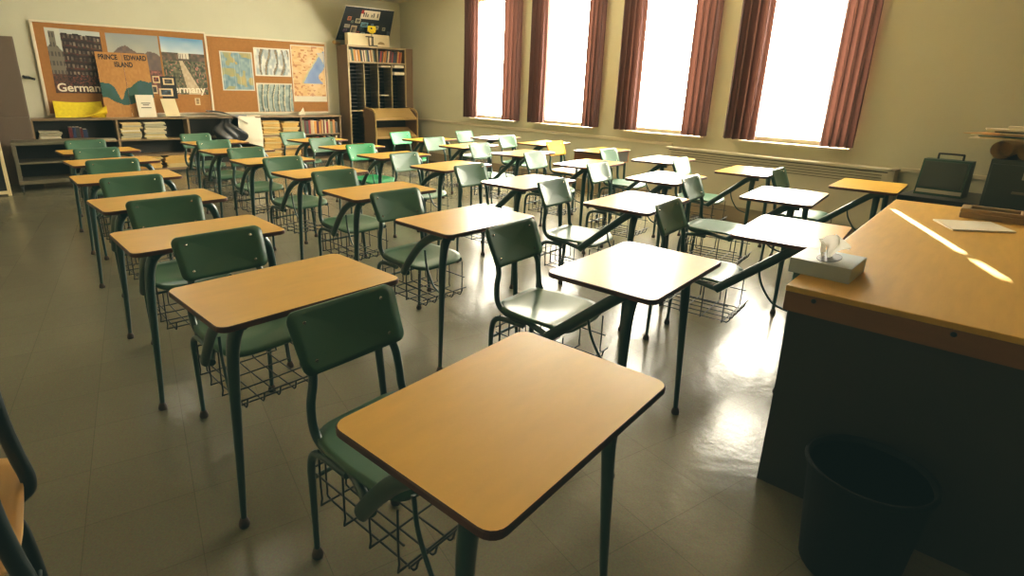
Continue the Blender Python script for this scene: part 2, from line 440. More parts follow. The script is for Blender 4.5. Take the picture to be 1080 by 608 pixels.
    for i, (x, h) in enumerate(((-.128, .052), (.128, .052), (-.128, -.055), (.128, -.055))):
        p = bpt(x, h, 0)
        T = Matrix.Translation((p[0], p[1]+.001, p[2])) @ Matrix.Rotation(PI/2, 4, 'X')
        D['rivet%d' % i] = MB().lathe([(.0062, 0), (.0055, .0025), (.002, .0038)], (0, 0, 0), 10, T=T).mesh('rivet', M['rivet'])
    for sgn, nm in ((-1, 'upright_near'), (1, 'upright_far')):
        ax = .150
        front = (-.180, .250, .408) if sgn < 0 else (CX+.155, .235, .412)
        p = smooth_path([(CX+.004+sgn*.126, .634, .715), (CX+.004+sgn*.128, .597, .630), (CX+sgn*.138, .573, .585), (CX+sgn*.150, .572, .52), (CX+sgn*.152, .560, .452), (CX+sgn*.152, .51, .417), (CX+sgn*.152, .40, .412), front], 5)
        # the top of each upright lies on the rear face of the backrest
        D[nm] = MB().tube(p, .0125, 9).mesh('back_upright', M['frame'])
        q = smooth_path([(CX+sgn*.150, .42, .388), (CX+sgn*.150, .52, .388), (CX+sgn*.151, .572, .372), (CX+sgn*.152, .592, .325), (CX+sgn*.150, .598, .22), (CX+sgn*.148, .604, .03)], 5)
        k = len(q)
        D['rear_leg_'+nm[8:]] = MB().tube(q, [.0125-.004*max(0, (i-k*.5)/(k*.5)) for i in range(k)], 9).mesh('leg', M['frame'])
        D['glide_rear_'+nm[8:]] = MB().lathe(gl, (CX+sgn*.148, .6045, 0), 12).mesh('glide', M['glide'])
    # book basket
    b = MB(); rw = .0031; x0, x1, yb0, yb1, zb, zr = -.130, .178, .20, .565, .225, .315
    for k in range(4):
        y = yb0+.02+(yb1-yb0-.04)*k/3
        b.tube(smooth_path([(x0, y, .402), (x0, y, zb+.02), (x0+.02, y, zb), (x1-.02, y, zb), (x1, y, zb+.02), (x1, y, .402)], 3), rw, 5)
    for k in range(5):
        x = x0+.03+(x1-x0-.06)*k/4
        b.tube(smooth_path([(x, yb0-.015, zb+.035), (x, yb0, zb-.004), (x, yb0+.05, zb-.005), (x, yb1-.03, zb-.005), (x, yb1, zb+.02), (x, yb1, .34)], 3), rw, 5)
    for x in (x0, x1): b.tube([(x, yb0, zr), (x, yb1, zr)], rw, 5)
    b.tube([(x0, yb1, .34), (x1, yb1, .34)], rw, 5)
    b.tube([(x0, yb0-.015, zb+.035), (x1, yb0-.015, zb+.035)], rw, 5)
    D['basket'] = b.mesh('book_basket', M['wire'])
    D['stretcher'] = MB().tube([(-.126, .597, .28), (.174, .597, .28)], .007, 7).mesh('stretcher', M['frame'])
    return D
DM = desk_part_meshes()
def make_unit(label, loc, rz, emerald=False, arch=False):
    t = thing('student_desk', label, 'desk', loc, rz, 'combined student desks and chairs')
    e = '_emerald' if emerald else ''
    obj('desktop', DM['desktop'], t, 'tan laminate top with dark edge')
    l = obj('leg', DM['leg_near'], t); obj('glide', DM['glide_near'], l)
    l = obj('leg', DM['leg_far'], t); obj('glide', DM['glide_far'], l)
    obj('crossbar', DM['crossbar'], t)
    obj('support_arm', DM['support_arm_arch' if arch else 'support_arm'], t); obj('brace', DM['brace'], t)
    obj('seat', DM['seat'+e], t)
    b = obj('backrest', DM['backrest'+e], t)
    for i in range(4): obj('rivet', DM['rivet%d' % i], b)
    for s in ('near', 'far'):
        obj('back_upright', DM['upright_'+s], t)
        l = obj('leg', DM['rear_leg_'+s], t); obj('glide', DM['glide_rear_'+s], l)
    obj('book_basket', DM['basket'], t, 'black wire book basket'); obj('stretcher', DM['stretcher'], t)
    return t
FIT = {'A1':(0.672,0.730,0.175),'A2':(0.556,1.690,0.134),'A3':(0.482,2.56,0.085),'A4':(0.467,3.44,0.118),'A5':(0.432,4.428,0.067),'A6':(0.447,5.383,0.132),'A7':(0.425,6.264,0.135),
'B1':(1.656,1.148,0.169),'B2':(1.603,2.135,0.115),'B3':(1.622,3.058,0.089),'B4':(1.618,3.979,0.148),'B5':(1.553,4.85,0.11),'B6':(1.510,5.755,0.15),'B7':(1.526,6.664,0.151),
'C1':(2.739,1.062,0.20),'C2':(2.719,1.937,0.184),'C3':(2.674,2.829,0.130),'C4':(2.683,3.787,0.195),'C5':(2.648,4.688,0.119),'C6':(2.632,5.565,0.167),'C7':(2.624,6.481,0.168),
'D1':(3.720,1.53,0.200),'D2':(3.717,2.405,0.166),'D3':(3.836,3.285,0.20),'D4':(3.890,4.214,0.203),'D5':(3.848,5.09,0.165),'D6':(3.887,5.968,0.163),
'E1':(4.712,1.370,0.154),'E2':(4.694,2.245,0.18),'E3':(4.729,3.12,0.170),'E5':(4.883,4.93,0.165),'E6':(4.842,5.81,0.166)}
files = {'A': 'leftmost row', 'B': 'second row from left', 'C': 'middle row', 'D': 'fourth row from left', 'E': 'row along the windows'}
pos = ['', 'nearest the camera', 'second from the camera', 'third from the camera', 'fourth from the camera', 'fifth from the camera', 'sixth from the camera', 'farthest back']
special = {'A1': 'tan-topped desk with attached green chair, largest and nearest the camera, centre foreground',
 'C1': 'desk with attached green chair partly hidden behind the white tissue box',
 'C5': 'student desk whose attached chair is bright emerald green, middle row',
 'D6': 'student desk with bright emerald chair standing in front of the book cart',
 'B1': 'sunlit desk with gleaming green seat, right behind the nearest foreground desk',
 'E1': 'tan-topped desk with green chair at the right end of the wall heater',
 'E6': 'student desk with green chair farthest back beside the windows',
 'E5': 'student desk with green chair directly behind the yellow chair, beside the windows',
 'E3': 'student desk with green chair directly in front of the brown book-box desk'}
UN = {}
for k, (x, y, a) in FIT.items():
    lab = special.get(k) or 'student desk with green chair, %s in %s' % (pos[int(k[1])], files[k[0]])
    UN[k] = make_unit(lab, (x, y, 0), a, k in ('C5', 'D6'), k[0] == 'A' or (k[0] == 'B' and k != 'B1') or k in ('C4', 'C5', 'C6', 'C7'))

# ------------------------------------------------------------------ plain chairs (yellow one at the windows, tan one at the left edge)
def plain_chair(label, loc, rz, backm, seatm):
    t = thing('school_chair', label, 'chair', loc, rz)
    vs = DM['seat']; me = DM['seat'].copy(); me.materials.clear(); me.materials.append(seatm)
    for v in me.vertices: v.co.x -= .024; v.co.y -= .395; v.co.z += .005
    obj('seat', me, t)
    mb = DM['backrest'].copy(); mb.materials.clear(); mb.materials.append(backm)
    for v in mb.vertices: v.co.x -= .032; v.co.y -= .395
    b = obj('backrest', mb, t)
    for i in range(4):
        mr = DM['rivet%d' % i].copy()
        for v in mr.vertices: v.co.x -= .032; v.co.y -= .395
        obj('rivet', mr, b)
    for s in (-1, 1):
        obj('back_upright', MB().tube(smooth_path([(s*.126, .239, .715), (s*.128, .202, .630), (s*.140, .180, .585), (s*.152, .176, .52), (s*.155, .155, .45), (s*.155, .08, .420), (s*.155, -.10, .420), (s*.156, -.15, .40), (s*.162, -.17, .30), (s*.17, -.18, .02)], 5), .0125, 9).mesh('back_upright', M['frame']), t).name = 'side_frame'
        l = obj('leg', MB().tube(smooth_path([(s*.155, .0, .405), (s*.158, .12, .398), (s*.165, .17, .34), (s*.17, .20, .02)], 5), .0115, 9).mesh('leg', M['frame']), t)
        obj('glide', MB().lathe([(.012, 0), (.017, .004), (.016, .016), (.012, .028)], (s*.17, .2005, 0), 10).mesh('glide', M['glide']), l)
        obj('glide', MB().lathe([(.012, 0), (.017, .004), (.016, .016), (.012, .028)], (s*.17, -.1805, 0), 10).mesh('glide', M['glide']), l)
    obj('stretcher', MB().tube([(-.16, .185, .2), (.16, .185, .2)], .007, 7).mesh('stretcher', M['frame']), t)
    return t
plain_chair('yellow-backed chair with tan wooden seat at the brown book-box desk', (4.82, 4.42, 0), .16, M['yel_chair'], M['tan_seat'])
M['edge_frame'] = mat('dark_teal_steel', (16, 34, 36), .5, .1)
def edge_chair():
    t = thing('school_chair', 'dark-framed chair with tan wooden seat at the left edge of the photo', 'chair', (-.162, 1.30, 0), -PI/2)
    me = DM['seat'].copy(); me.materials.clear(); me.materials.append(M['tan_seat'])
    for v in me.vertices: v.co.x = (v.co.x-.024)*1.4-.10; v.co.y = (v.co.y-.395)*1.05-.185; v.co.z += .0
    obj('seat', me, t)
    mb = DM['backrest'].copy(); mb.materials.clear(); mb.materials.append(M['filecab'])
    for v in mb.vertices: v.co.x = (v.co.x-.032)*1.15; v.co.y = (v.co.y-.617)*.4-.04; v.co.z += .03
    obj('backrest', mb, t)
    for s in (-1, 1):
        obj('back_upright', MB().tube(smooth_path([(s*.18, -.012, .79), (s*.18, -.005, .62), (s*.18, .005, .52), (s*.18, .015, .445), (s*.18, .0, .412), (s*.18, -.06, .405), (s*.18, -.41, .405)], 6), .0155, 10).mesh('back_upright', M['edge_frame']), t)
        for pth, fy in (([(s*.18, -.14, .378), (s*.18, -.06, .376), (s*.181, -.025, .35), (s*.18, -.012, .26), (s*.18, .0, .02)], .0), ([(s*.18, -.28, .378), (s*.18, -.36, .374), (s*.182, -.395, .33), (s*.188, -.42, .02)], -.42)):
            l = obj('leg', MB().tube(smooth_path(pth, 6), .0135, 9).mesh('leg', M['edge_frame']), t)
            obj('glide', MB().lathe([(.012, 0), (.017, .004), (.016, .016), (.012, .028)], (s*(.18 if fy == 0 else .188), fy, 0), 10).mesh('glide', M['glide']), l)
    obj('stretcher', MB().tube([(-.18, -.008, .2), (.18, -.008, .2)], .007, 7).mesh('stretcher', M['edge_frame']), t)
edge_chair()

# desk with a book box for the yellow chair
t = thing('book_box_desk', 'tan desk with a brown book box under its top, in front of yellow chair', 'desk', (4.86, 3.99, 0), .15)
obj('desktop', MB().prism(rrect(-.30, .30, -.19, .19, .03), .702, .72, 0, 1, bevel=.003).mesh('desktop', M['lam'], M['lam_side']), t)
obj('book_box', MB().bev(-.285, -.265, -.175, .175, .58, .70, .003).bev(.265, .285, -.175, .175, .58, .70, .003).box(-.265, .265, -.175, .175, .58, .592).mesh('book_box', M['brown_box']), t)
obj('book_box_front', MB().box(-.265, .265, -.175, -.165, .592, .70).mesh('front_panel', M['slot_edge']), t)
for x in (-.25, .25):
    for y in (-.15, .15):
        l = obj('leg', MB().tube([(x, y, .58), (x*1.08, y*1.08, .02)], [.014, .011], 9).mesh('leg', M['frame']), t)
        obj('glide', MB().lathe([(.012, 0), (.017, .004), (.016, .016), (.012, .028)], (x*1.08, y*1.08, 0), 10).mesh('glide', M['glide']), l)

# ------------------------------------------------------------------ teacher's desk
ANG = math.radians(8.2)
t = thing('teacher_desk', 'large wood-topped teacher desk with dark end panel in right foreground', 'desk', (1.823, .697, 0), ANG)
TL, TD, TZ = 2.22, 1.0, .745
obj('desktop', MB().bev(0, TL, -TD, 0, TZ-.02, TZ, .004).mesh('desktop', M['wood']), t)
ap = MB().box(.002, .022, -TD+.002, -.002, TZ-.085, TZ-.0205).box(TL-.022, TL-.002, -TD+.002, -.002, TZ-.085, TZ-.0205)
ap.box(.022, TL-.022, -.022, -.002, TZ-.085, TZ-.0205).box(.022, TL-.022, -TD+.002, -TD+.022, TZ-.085, TZ-.0205)
obj('apron', ap.mesh('apron', M['wood_edge']), t)
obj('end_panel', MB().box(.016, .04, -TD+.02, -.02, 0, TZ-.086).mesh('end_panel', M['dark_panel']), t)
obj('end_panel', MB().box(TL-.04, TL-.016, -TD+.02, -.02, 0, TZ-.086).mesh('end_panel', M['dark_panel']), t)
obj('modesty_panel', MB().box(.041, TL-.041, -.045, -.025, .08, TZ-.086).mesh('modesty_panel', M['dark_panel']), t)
for y in (-.085, -.43, -.78):
    T = Matrix.Translation((.002, y, TZ-.034)) @ Matrix.Rotation(-PI/2, 4, 'Y')
    obj('bolt', MB().lathe([(.008, 0), (.007, .003), (.003, .004)], (0, 0, 0), 10, T=T).mesh('bolt', M['black']), t)

# tissue box lying on the desk
def frame_from(p, q):
    return math.atan2(q[1]-p[1], q[0]-p[0])
t = thing('tissue_box', 'pale blue-grey tissue box with a tissue pulled out on the teacher desk corner', 'tissue box', (1.995, .575, TZ), math.radians(6))
obj('carton', MB().bev(0, .205, 0, .185, 0.0, .052, .003).mesh('carton', M['tissue_box'], M['box_top']), t)
obj('top_panel', MB().prism([(.10+.075*math.cos(a)*1.0, .09+.035*math.sin(a)) for a in [2*PI*k/20 for k in range(20)]], .052, .0535).mesh('opening', M['black']), t).name = 'opening'
def tis(u, v):
    a = (u-.5)*2
    x = .10+a*(.012+.040*v)+.022*v*v+.008*math.sin(u*9)*v
    y = .09+.012*math.sin(u*11+1.3)*(.25+v)-.045*v*v*(u-.2)+.01*math.cos(v*5)*v
    z = .046+.085*v*(1-.45*a*a*v-.25*a*v)+.006*math.sin(u*13)*v
    return Vector((x, y, z))
def tis2(u, v):
    p = tis(u, v*.75); return Vector((.2-p.x, p.y+.018+.02*v, p.z))
obj('tissue', MB().grid(tis, 30, 10).grid(tis2, 30, 10).mesh('tissue', M['tissue']), t, 'crumpled white tissue')

# paper pad on desk
T = Matrix.Identity(4)
pp = [(3.469, .702), (3.640, .510), (3.468, .389), (3.270, .579)]
tag(obj('paper_pad', MB().prism(list(reversed(pp)), TZ+.0005, TZ+.008).mesh('paper_pad', M['white'])), 'flat white paper pad lying on the teacher desk', 'paper')
# desk organizer with two recesses
t = thing('desk_organizer', 'tan desk organizer with two recesses at right end of the teacher desk', 'organizer', (3.83, .14, TZ), math.radians(8.2))
def organizer():
    m = MB()
    x0, x1, y0, y1, h = -.06, .10, 0, .52, .048
    m.bev(x0, x1, y0, y1, 0, .028, .004)
    m.bev(x0, x0+.02, y0, y1, .028, h, .004); m.bev(x1-.02, x1, y0, y1, .028, h, .004)
    for ya, yb in ((y0, y0+.04), (y0+.24, y0+.29), (y1-.04, y1)): m.bev(x0+.02, x1-.02, ya, yb, .028, h, .004)
    return m
obj('tray_body', organizer().mesh('tray_body', M['tray']), t)
obj('recess_liner', MB().box(-.039, .079, .041, .239, .0285, .031).box(-.039, .079, .291, .479, .0285, .031).mesh('recess_liner', M['slot_edge']), t)
t2 = TL

# ------------------------------------------------------------------ waste bin
t = thing('waste_bin', 'black round waste bin standing against the teacher desk end panel', 'bin', (1.665, .33, 0))
obj('bin_body', MB().lathe([(.118, .0), (.122, .006), (.150, .325), (.156, .332), (.156, .343), (.148, .343), (.143, .325), (.116, .014), (.02, .012)], (0, 0, 0), 32).mesh('bin_body', M['bin']), t)
obj('rim', MB().lathe([(.1575, .328), (.160, .336), (.1575, .344), (.1565, .344), (.1565, .328)], (0, 0, 0), 32).mesh('rim', M['bin']), t)

# ------------------------------------------------------------------ stand with portable player, filing cabinet
t = thing('media_stand', 'low black stand by the window wall under the green portable player', 'stand', (5.30, 1.02, 0))
obj('stand_top', MB().bev(-.22, .42, -.24, .26, .585, .63, .006).mesh('stand_top', M['black']), t)
obj('shelf', MB().bev(-.19, .39, -.21, .23, .22, .24, .004).mesh('shelf', M['black']), t)
for x in (-.19, .39):
    for y in (-.21, .23): obj('leg', MB().tube([(x, y, .59), (x, y, 0)], .013, 8).mesh('leg', M['black']), t)
t = thing('portable_player', 'dark green portable player case with carry handle and pale strip', 'player', (5.32, 1.075, .63))
# case leans back a little: wider at the foot, faces -x
def wedge(x0b, x1b, x0t, x1t, y0, y1, z0, z1, inset=0):
    return [Vector(p) for p in ((x0b, y0, z0), (x1b, y0, z0), (x1b, y1, z0), (x0b, y1, z0), (x0t, y0, z1), (x1t, y0, z1), (x1t, y1, z1), (x0t, y1, z1))]
BF = [(0, 3, 2, 1), (4, 5, 6, 7), (0, 1, 5, 4), (1, 2, 6, 5), (2, 3, 7, 6), (3, 0, 4, 7)]
obj('case', MB().add(wedge(-.07, .13, .0, .11, -.14, .15, 0, .265), BF).mesh('case', M['dkgreen']), t)
obj('lid_panel', MB().add(wedge(-.064, -.04, -.012, .01, -.125, .135, .06, .25), BF).mesh('lid_panel', M['filecab']), t)
obj('strip', MB().add(wedge(-.068, -.04, -.060, -.04, -.135, .14, .018, .044), BF).mesh('strip', M['silver']), t, 'pale silver strip along the foot')
obj('handle', MB().tube(smooth_path([(.05, -.075, .263), (.05, -.075, .30), (.05, -.065, .306), (.05, .065, .306), (.05, .075, .30), (.05, .075, .263)], 3), .0075, 8).mesh('handle', M['black']), t)

t = thing('filing_cabinet', 'dark filing cabinet in the right corner under a pile of papers', 'cabinet', (5.0, .30, 0))
obj('cabinet_body', MB().bev(.02, .66, -.16, .49, 0, .955, .006).mesh('cabinet_body', M['filecab']), t)
for z in (.04, .34, .64):
    d = obj('drawer', MB().bev(0, .0195, -.145, .475, z, z+.285, .004).mesh('drawer', M['filecab']), t)
    obj('label_holder', MB().box(-.004, 0, .22, .31, z+.195, z+.245).mesh('label_holder', M['silver']), d)
    obj('label_holder_card', MB().box(-.005, -.004, .228, .302, z+.203, z+.237).mesh('card', M['filecab']), d).name = 'card'
    obj('handle', MB().bev(-.02, 0, .13, .34, z+.10, z+.115, .004).mesh('handle', M['greymetal']), d)

# papers and rolled posters on the filing cabinet
zt = .955
rnd = random.Random(3)
pile = [('white', .46, .10, .33), ('pale_mag', .44, .16, .30), ('dkgreen', .42, .02, .34), ('white', .40, .2, .28), ('tan_seat', .4, .16, .27), ('white', .36, .1, .30), ('dkgreen', .36, -.02, .3), ('pale_mag2', .3, .05, .26), ('white', .3, .15, .22)]
names_p = {'white': 'white paper folder', 'pale_mag': 'pale yellow booklet', 'dkgreen': 'dark green folder', 'tan_seat': 'orange-tan folder', 'pale_mag2': 'grey booklet'}
wherep = ['lowest in the pile', 'second from the bottom', 'third from the bottom', 'fourth from the bottom', 'in the middle', 'just above the middle', 'third from the top', 'second from the top', 'on top']
z = zt+.105
tubes = [(.452, .06), (.318, .06), (.15, .06)]
for i, (yc, r) in enumerate(tubes):
    prof = []
    pts = [(5.03, .30+yc, zt+r+.001), (5.60, .30+yc+.02, zt+r+.001)]
    m = MB().tube(pts, r, 20, cap=False).tube(pts, r*.88, 20, cap=False).tube([(5.25, .30+yc, zt+r+.001), (5.26, .30+yc, zt+r+.001)], r*.87, 20)
    o = obj('rolled_poster', m.mesh('rolled_poster', M['cream']))
    tag(o, 'cream rolled poster on the filing cabinet, %s roll under the pile' % ['left', 'middle', 'right'][i], 'rolled poster', 'rolled posters on the filing cabinet')
z = zt+.125
for i, (mn, w_, yo, d_) in enumerate(pile):
    h = rnd.choice([.004, .006, .008])
    a = rnd.uniform(-.35, .35)
    T = Matrix.Translation((5.22+rnd.uniform(-.03, .03), .60+yo*.8+rnd.uniform(-.05, .05), z)) @ Matrix.Rotation(a, 4, 'Z')
    o = obj('folder', MB().bev(-d_/2, d_/2, -w_/2, w_/2, 0, h, .002, T=T).mesh('folder', M[mn]))
    tag(o, '%s %s on the filing cabinet' % (names_p[mn], wherep[i]), 'folder', 'papers piled on the filing cabinet')
    z += h+.0015
for i, (mn, yo, xo) in enumerate([('white', .02, 0), ('book', -.10, .02), ('white', .13, .03)]):
    T = Matrix.Translation((5.20+xo, .60+yo, z)) @ Matrix.Rotation([.3, -.2, .1][i], 4, 'Z')
    o = obj('booklet', MB().bev(-.07, .07, -.05, .05, 0, .018, .002, T=T).mesh('booklet', BK[0] if mn == 'book' else M['white']))
    tag(o, ['small white booklet at the middle top of the filing cabinet pile', 'small red book at the right top of the filing cabinet pile', 'small white booklet at the left top of the filing cabinet pile'][i], 'booklet')

# ------------------------------------------------------------------ low bookshelf along the back wall
SY = 9.75
t = thing('low_bookshelf', 'long low brown bookshelf running along the back wall under the cork board', 'bookshelf', (0, 0, 0))
XS = [-.03, .94, 1.88, 2.97, 3.675, 4.40]
obj('top_board', MB().bev(-.03, 4.42, SY-.02, YB-.002, .805, .832, .004).mesh('top_board', M['shelf']), t)
for i, x in enumerate(XS): obj('divider', MB().box(x-.014, x+.014, SY, YB-.03, .07, .804).mesh('divider', M['shelf']), t)
for i in range(5):
    a, b = XS[i]+.0145, XS[i+1]-.0145
    obj('shelf', MB().box(a, b, SY+.005, YB-.03, .495, .515).mesh('shelf', M['shelf']), t)
    obj('shelf', MB().box(a, b, SY+.005, YB-.03, .262, .282).mesh('shelf', M['shelf']), t)
obj('bottom_board', MB().box(-.03, 4.414, SY, YB-.03, .035, .0695).mesh('bottom_board', M['shelf']), t)
obj('toe_kick', MB().box(-.02, 4.40, SY+.04, YB-.03, 0, .0345).mesh('toe_kick', M['dark_panel']), t)
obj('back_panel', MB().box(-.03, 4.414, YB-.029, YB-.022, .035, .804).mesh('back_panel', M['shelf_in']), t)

def pile_of(n, x0, x1, z0, zmax, mats, label, group, seed, depth=.25, name='magazine'):
    rnd = random.Random(seed); h = (zmax-z0)/n
    proto = {}
    z = z0
    for k in range(n):
        m = rnd.choice(mats); key = (m.name, k % 3)
        dx = rnd.uniform(-.02, .02); dy = rnd.uniform(-.012, .012)
        if key not in proto:
            wv = (x1-x0)*[.94, .99, .9][k % 3]
            o = obj(name, MB().bev(-wv/2, wv/2, 0, depth, 0, h*.93, h*.3).mesh(name, m))
            proto[key] = o
        else:
            o = proto[key].copy(); C.objects.link(o)
        o.location = ((x0+x1)/2+dx, SY+.015+dy, z); o.rotation_euler = (0, rnd.uniform(-.012, .012), rnd.uniform(-.05, .05))
        tag(o, label, name, group); z += h
G = 'magazines piled on the low bookshelf'
pile_of(6, .01, .27, .517, .665, [M['pale_mag2'], M['white']], 'grey-white booklet in the short pile at the far left of the low bookshelf', 'booklets at the left end of the low bookshelf', 1, name='booklet')
pile_of(11, .975, 1.245, .517, .765, [M['pale_mag'], M['pale_mag2'], M['white']], 'pale magazine in the left ragged pile on the upper shelf left of the black bag', 'left ragged magazine pile', 2)
pile_of(11, 1.275, 1.57, .517, .765, [M['pale_mag'], M['pale_mag2'], M['pages']], 'pale magazine in the right ragged pile on the upper shelf left of the black bag', 'right ragged magazine pile', 3)
Y = [M['yellow_mag'], M['yellow_mag'], M['pale_mag']]
pile_of(9, 1.00, 1.46, .072, .25, Y, 'yellow magazine in the left bottom pile, below the two ragged piles', 'left bottom yellow magazine pile', 4)
pile_of(9, 1.50, 1.85, .072, .25, Y, 'yellow magazine in the right bottom pile, below the two ragged piles', 'right bottom yellow magazine pile', 5)
for j, (za, zb, nm) in enumerate(((.517, .755, 'upper'), (.284, .485, 'middle'), (.072, .25, 'bottom'))):
    for kx, (a, b, sd) in enumerate(((3.0, 3.31, 'left'), (3.34, 3.645, 'right'))):
        pile_of(9, a, b, za, zb-.02*kx*(j == 0), Y, 'yellow magazine in the %s pile on the %s shelf beside the hanging white sheet' % (sd, nm), '%s %s yellow pile right of the white sheet' % (sd, nm), 10+j*2+kx)

def book_row(x0, x1, z, hmax, label, group, seed, y=SY+.02, lean=.0, depth=.16, wr=(.022, .05), hr=.78, cols=None):
    rnd = random.Random(seed); x = x0; k = 0; last = None
    cnt = {}
    items = []
    while x < x1-.02:
        w_ = rnd.uniform(*wr)
        if x+w_ > x1: break
        h = hmax*rnd.uniform(hr, 1); c = rnd.choice(cols or range(len(BK)))
        while c == last: c = rnd.choice(cols or range(len(BK)))
        last = c; items.append((x, w_, h, c)); x += w_+.0025
    ords = ['first', 'second', 'third', 'fourth', 'fifth', 'sixth', 'seventh', 'eighth', 'ninth']
    for (x, w_, h, c) in items:
        cnt[c] = cnt.get(c, 0)+1
    seen = {}
    for (x, w_, h, c) in items:
        seen[c] = seen.get(c, 0)+1
        o = obj('book', MB().bev(0, w_, 0, depth, 0, h, .0025).mesh('book_cover', BK[c]))
        obj('pages', MB().box(.004, w_-.004, .004, depth-.004, h+.0004, h+.002).mesh('pages', M['pages']), o)
        o.location = (x, y, z+abs(w_*math.sin(lean))*(lean > 0)); o.rotation_euler = (0, lean, 0)
        q = '%s %s book' % (ords[seen[c]-1], BKN[c]) if cnt[c] > 1 else 'only %s book' % BKN[c]
        tag(o, (q+' from the left '+label), 'book', group)
book_row(3.70, 4.38, .5155, .25, 'in the upper row of the low bookshelf', 'upper book row of the low bookshelf', 21)
book_row(3.70, 4.38, .2825, .19, 'on the middle row of the low bookshelf', 'middle book row of the low bookshelf', 22)
book_row(.36, .62, .5155, .20, 'in the left compartment of the low bookshelf', 'books in the dim left compartment', 25, wr=(.03, .06), cols=[7, 8, 4])
tag(obj('flat_book', MB().bev(.66, .90, SY+.02, SY+.22, .5155, .54, .003).mesh('flat_book', M['pale_mag2'])), 'thin pale book lying flat in the left compartment of the low bookshelf', 'book')
tag(obj('folded_card', MB().add([(3.70, 9.93, .833), (3.83, 9.93, .833), (3.80, 9.95, .965), (3.72, 9.99, .833), (3.85, 9.99, .833)], [(0, 1, 2), (3, 2, 4), (0, 2, 3), (1, 4, 2)]).mesh('folded_card', M['white'])), 'small white folded card standing on the low bookshelf top', 'card')

# ------------------------------------------------------------------ cork board and its pictures
t = thing('cork_board', 'wide cork bulletin board in a cream frame on the back wall', 'bulletin board', (0, YB, 0))
obj('cork_panel', MB().box(.20, 2.33, -.022, -.004, .885, 2.09).mesh('cork_panel', M['cork']), t)
obj('cork_panel', MB().box(2.36, 4.325, -.022, -.004, .885, 2.06).mesh('cork_panel', M['cork']), t)
fr = MB()
fr.add([Vector(p) for p in [(.17, -.03, 2.09), (4.355, -.03, 2.06), (4.355, -.03, 2.092), (.17, -.03, 2.122)]], [(0, 1, 2, 3)])
fr = MB().bev(.165, .20, -.034, -.001, .862, 2.115, .004).bev(4.325, 4.358, -.034, -.001, .862, 2.085, .004).bev(2.33, 2.36, -.034, -.001, .886, 2.09, .004)
fr.bev(.20, 4.325, -.034, -.001, .862, .885, .004)
obj('frame', fr.mesh('frame', M['cork_frame']), t)
obj('frame', MB().bev(.20, 2.345, -.033, -.001, 2.09, 2.115, .004).bev(2.345, 4.325, -.033, -.001, 2.06, 2.085, .004).mesh('frame', M['cork_frame']), t)

def h2(i, j=0, s=0):
    v = math.sin(i*127.1+j*311.7+s*74.7)*43758.5453; return v-math.floor(v)
def vn(x, y, s=0):
    i, j = math.floor(x), math.floor(y); fx, fy = x-i, y-j
    fx = fx*fx*(3-2*fx); fy = fy*fy*(3-2*fy)
    a = h2(i, j, s)*(1-fx)+h2(i+1, j, s)*fx; b = h2(i, j+1, s)*(1-fx)+h2(i+1, j+1, s)*fx
    return a*(1-fy)+b*fy
def mixc(a, b, t): t = max(0, min(1, t)); return tuple(p+(q-p)*t for p, q in zip(a, b))

def painted(name, corners, fn, nu, nv, parent=None, m=None, thick=.002):
    # corners: lower-left, lower-right, upper-right, upper-left (front face toward -y); fn(u, v) -> sRGB 0..255
    ll, lr, ur, ul = [Vector(c) for c in corners]
    nrm = (lr-ll).cross(ul-ll).normalized()
    def P(u, v): return (ll*(1-u)+lr*u)*(1-v)+(ul*(1-u)+ur*u)*v
    mb = MB(); mb.grid(P, nu, nv, 0, False)
    cols = []
    for j in range(nv):
        for i in range(nu): cols.append(hexlin(*[max(0, min(255, c)) for c in fn((i+.5)/nu, (j+.5)/nv)]))
    e = [ll, lr, ur, ul]; bk = [p-nrm*thick for p in e]
    mb.add(e+bk, [(4, 7, 6, 5), (0, 4, 5, 1), (1, 5, 6, 2), (2, 6, 7, 3), (3, 7, 4, 0)])
    me = mb.mesh(name, m or PAINT)
    ca = me.color_attributes.new('Col', 'FLOAT_COLOR', 'CORNER')
    for pi, p in enumerate(me.polygons):
        c = cols[pi] if pi < len(cols) else (.75, .7, .6, 1)
        for li in p.loop_indices: ca.data[li].color = c
    return obj(name, me, parent)
FONTC = 0
def lettering(txt, size, x, y, z, parent, m, bold=.0, align='LEFT', rx=PI/2, sx=1.0, name='lettering', roty=0.0):
    cu = bpy.data.curves.new('lettering', 'FONT'); cu.body = txt; cu.size = size; cu.offset = bold; cu.extrude = .0006; cu.align_x = align
    tmp = bpy.data.objects.new('tmp', cu); C.objects.link(tmp)
    dg = bpy.context.evaluated_depsgraph_get(); dg.update()
    me = bpy.data.meshes.new_from_object(tmp.evaluated_get(dg)); bpy.data.objects.remove(tmp)
    T = Matrix.Translation((x, y, z)) @ Matrix.Rotation(roty, 4, 'Y') @ Matrix.Rotation(rx, 4, 'X') @ Matrix.Diagonal((sx, 1, 1, 1))
    me.transform(T); me.materials.clear(); me.materials.append(m)
    return obj(name, me, parent)
PY = YB-.0235   # face of the cork
def quad(x0, x1, z0, z1, y=PY, dz=0.0): return [(x0, y, z0), (x1, y, z0), (x1, y, z1+dz), (x0, y, z1)]

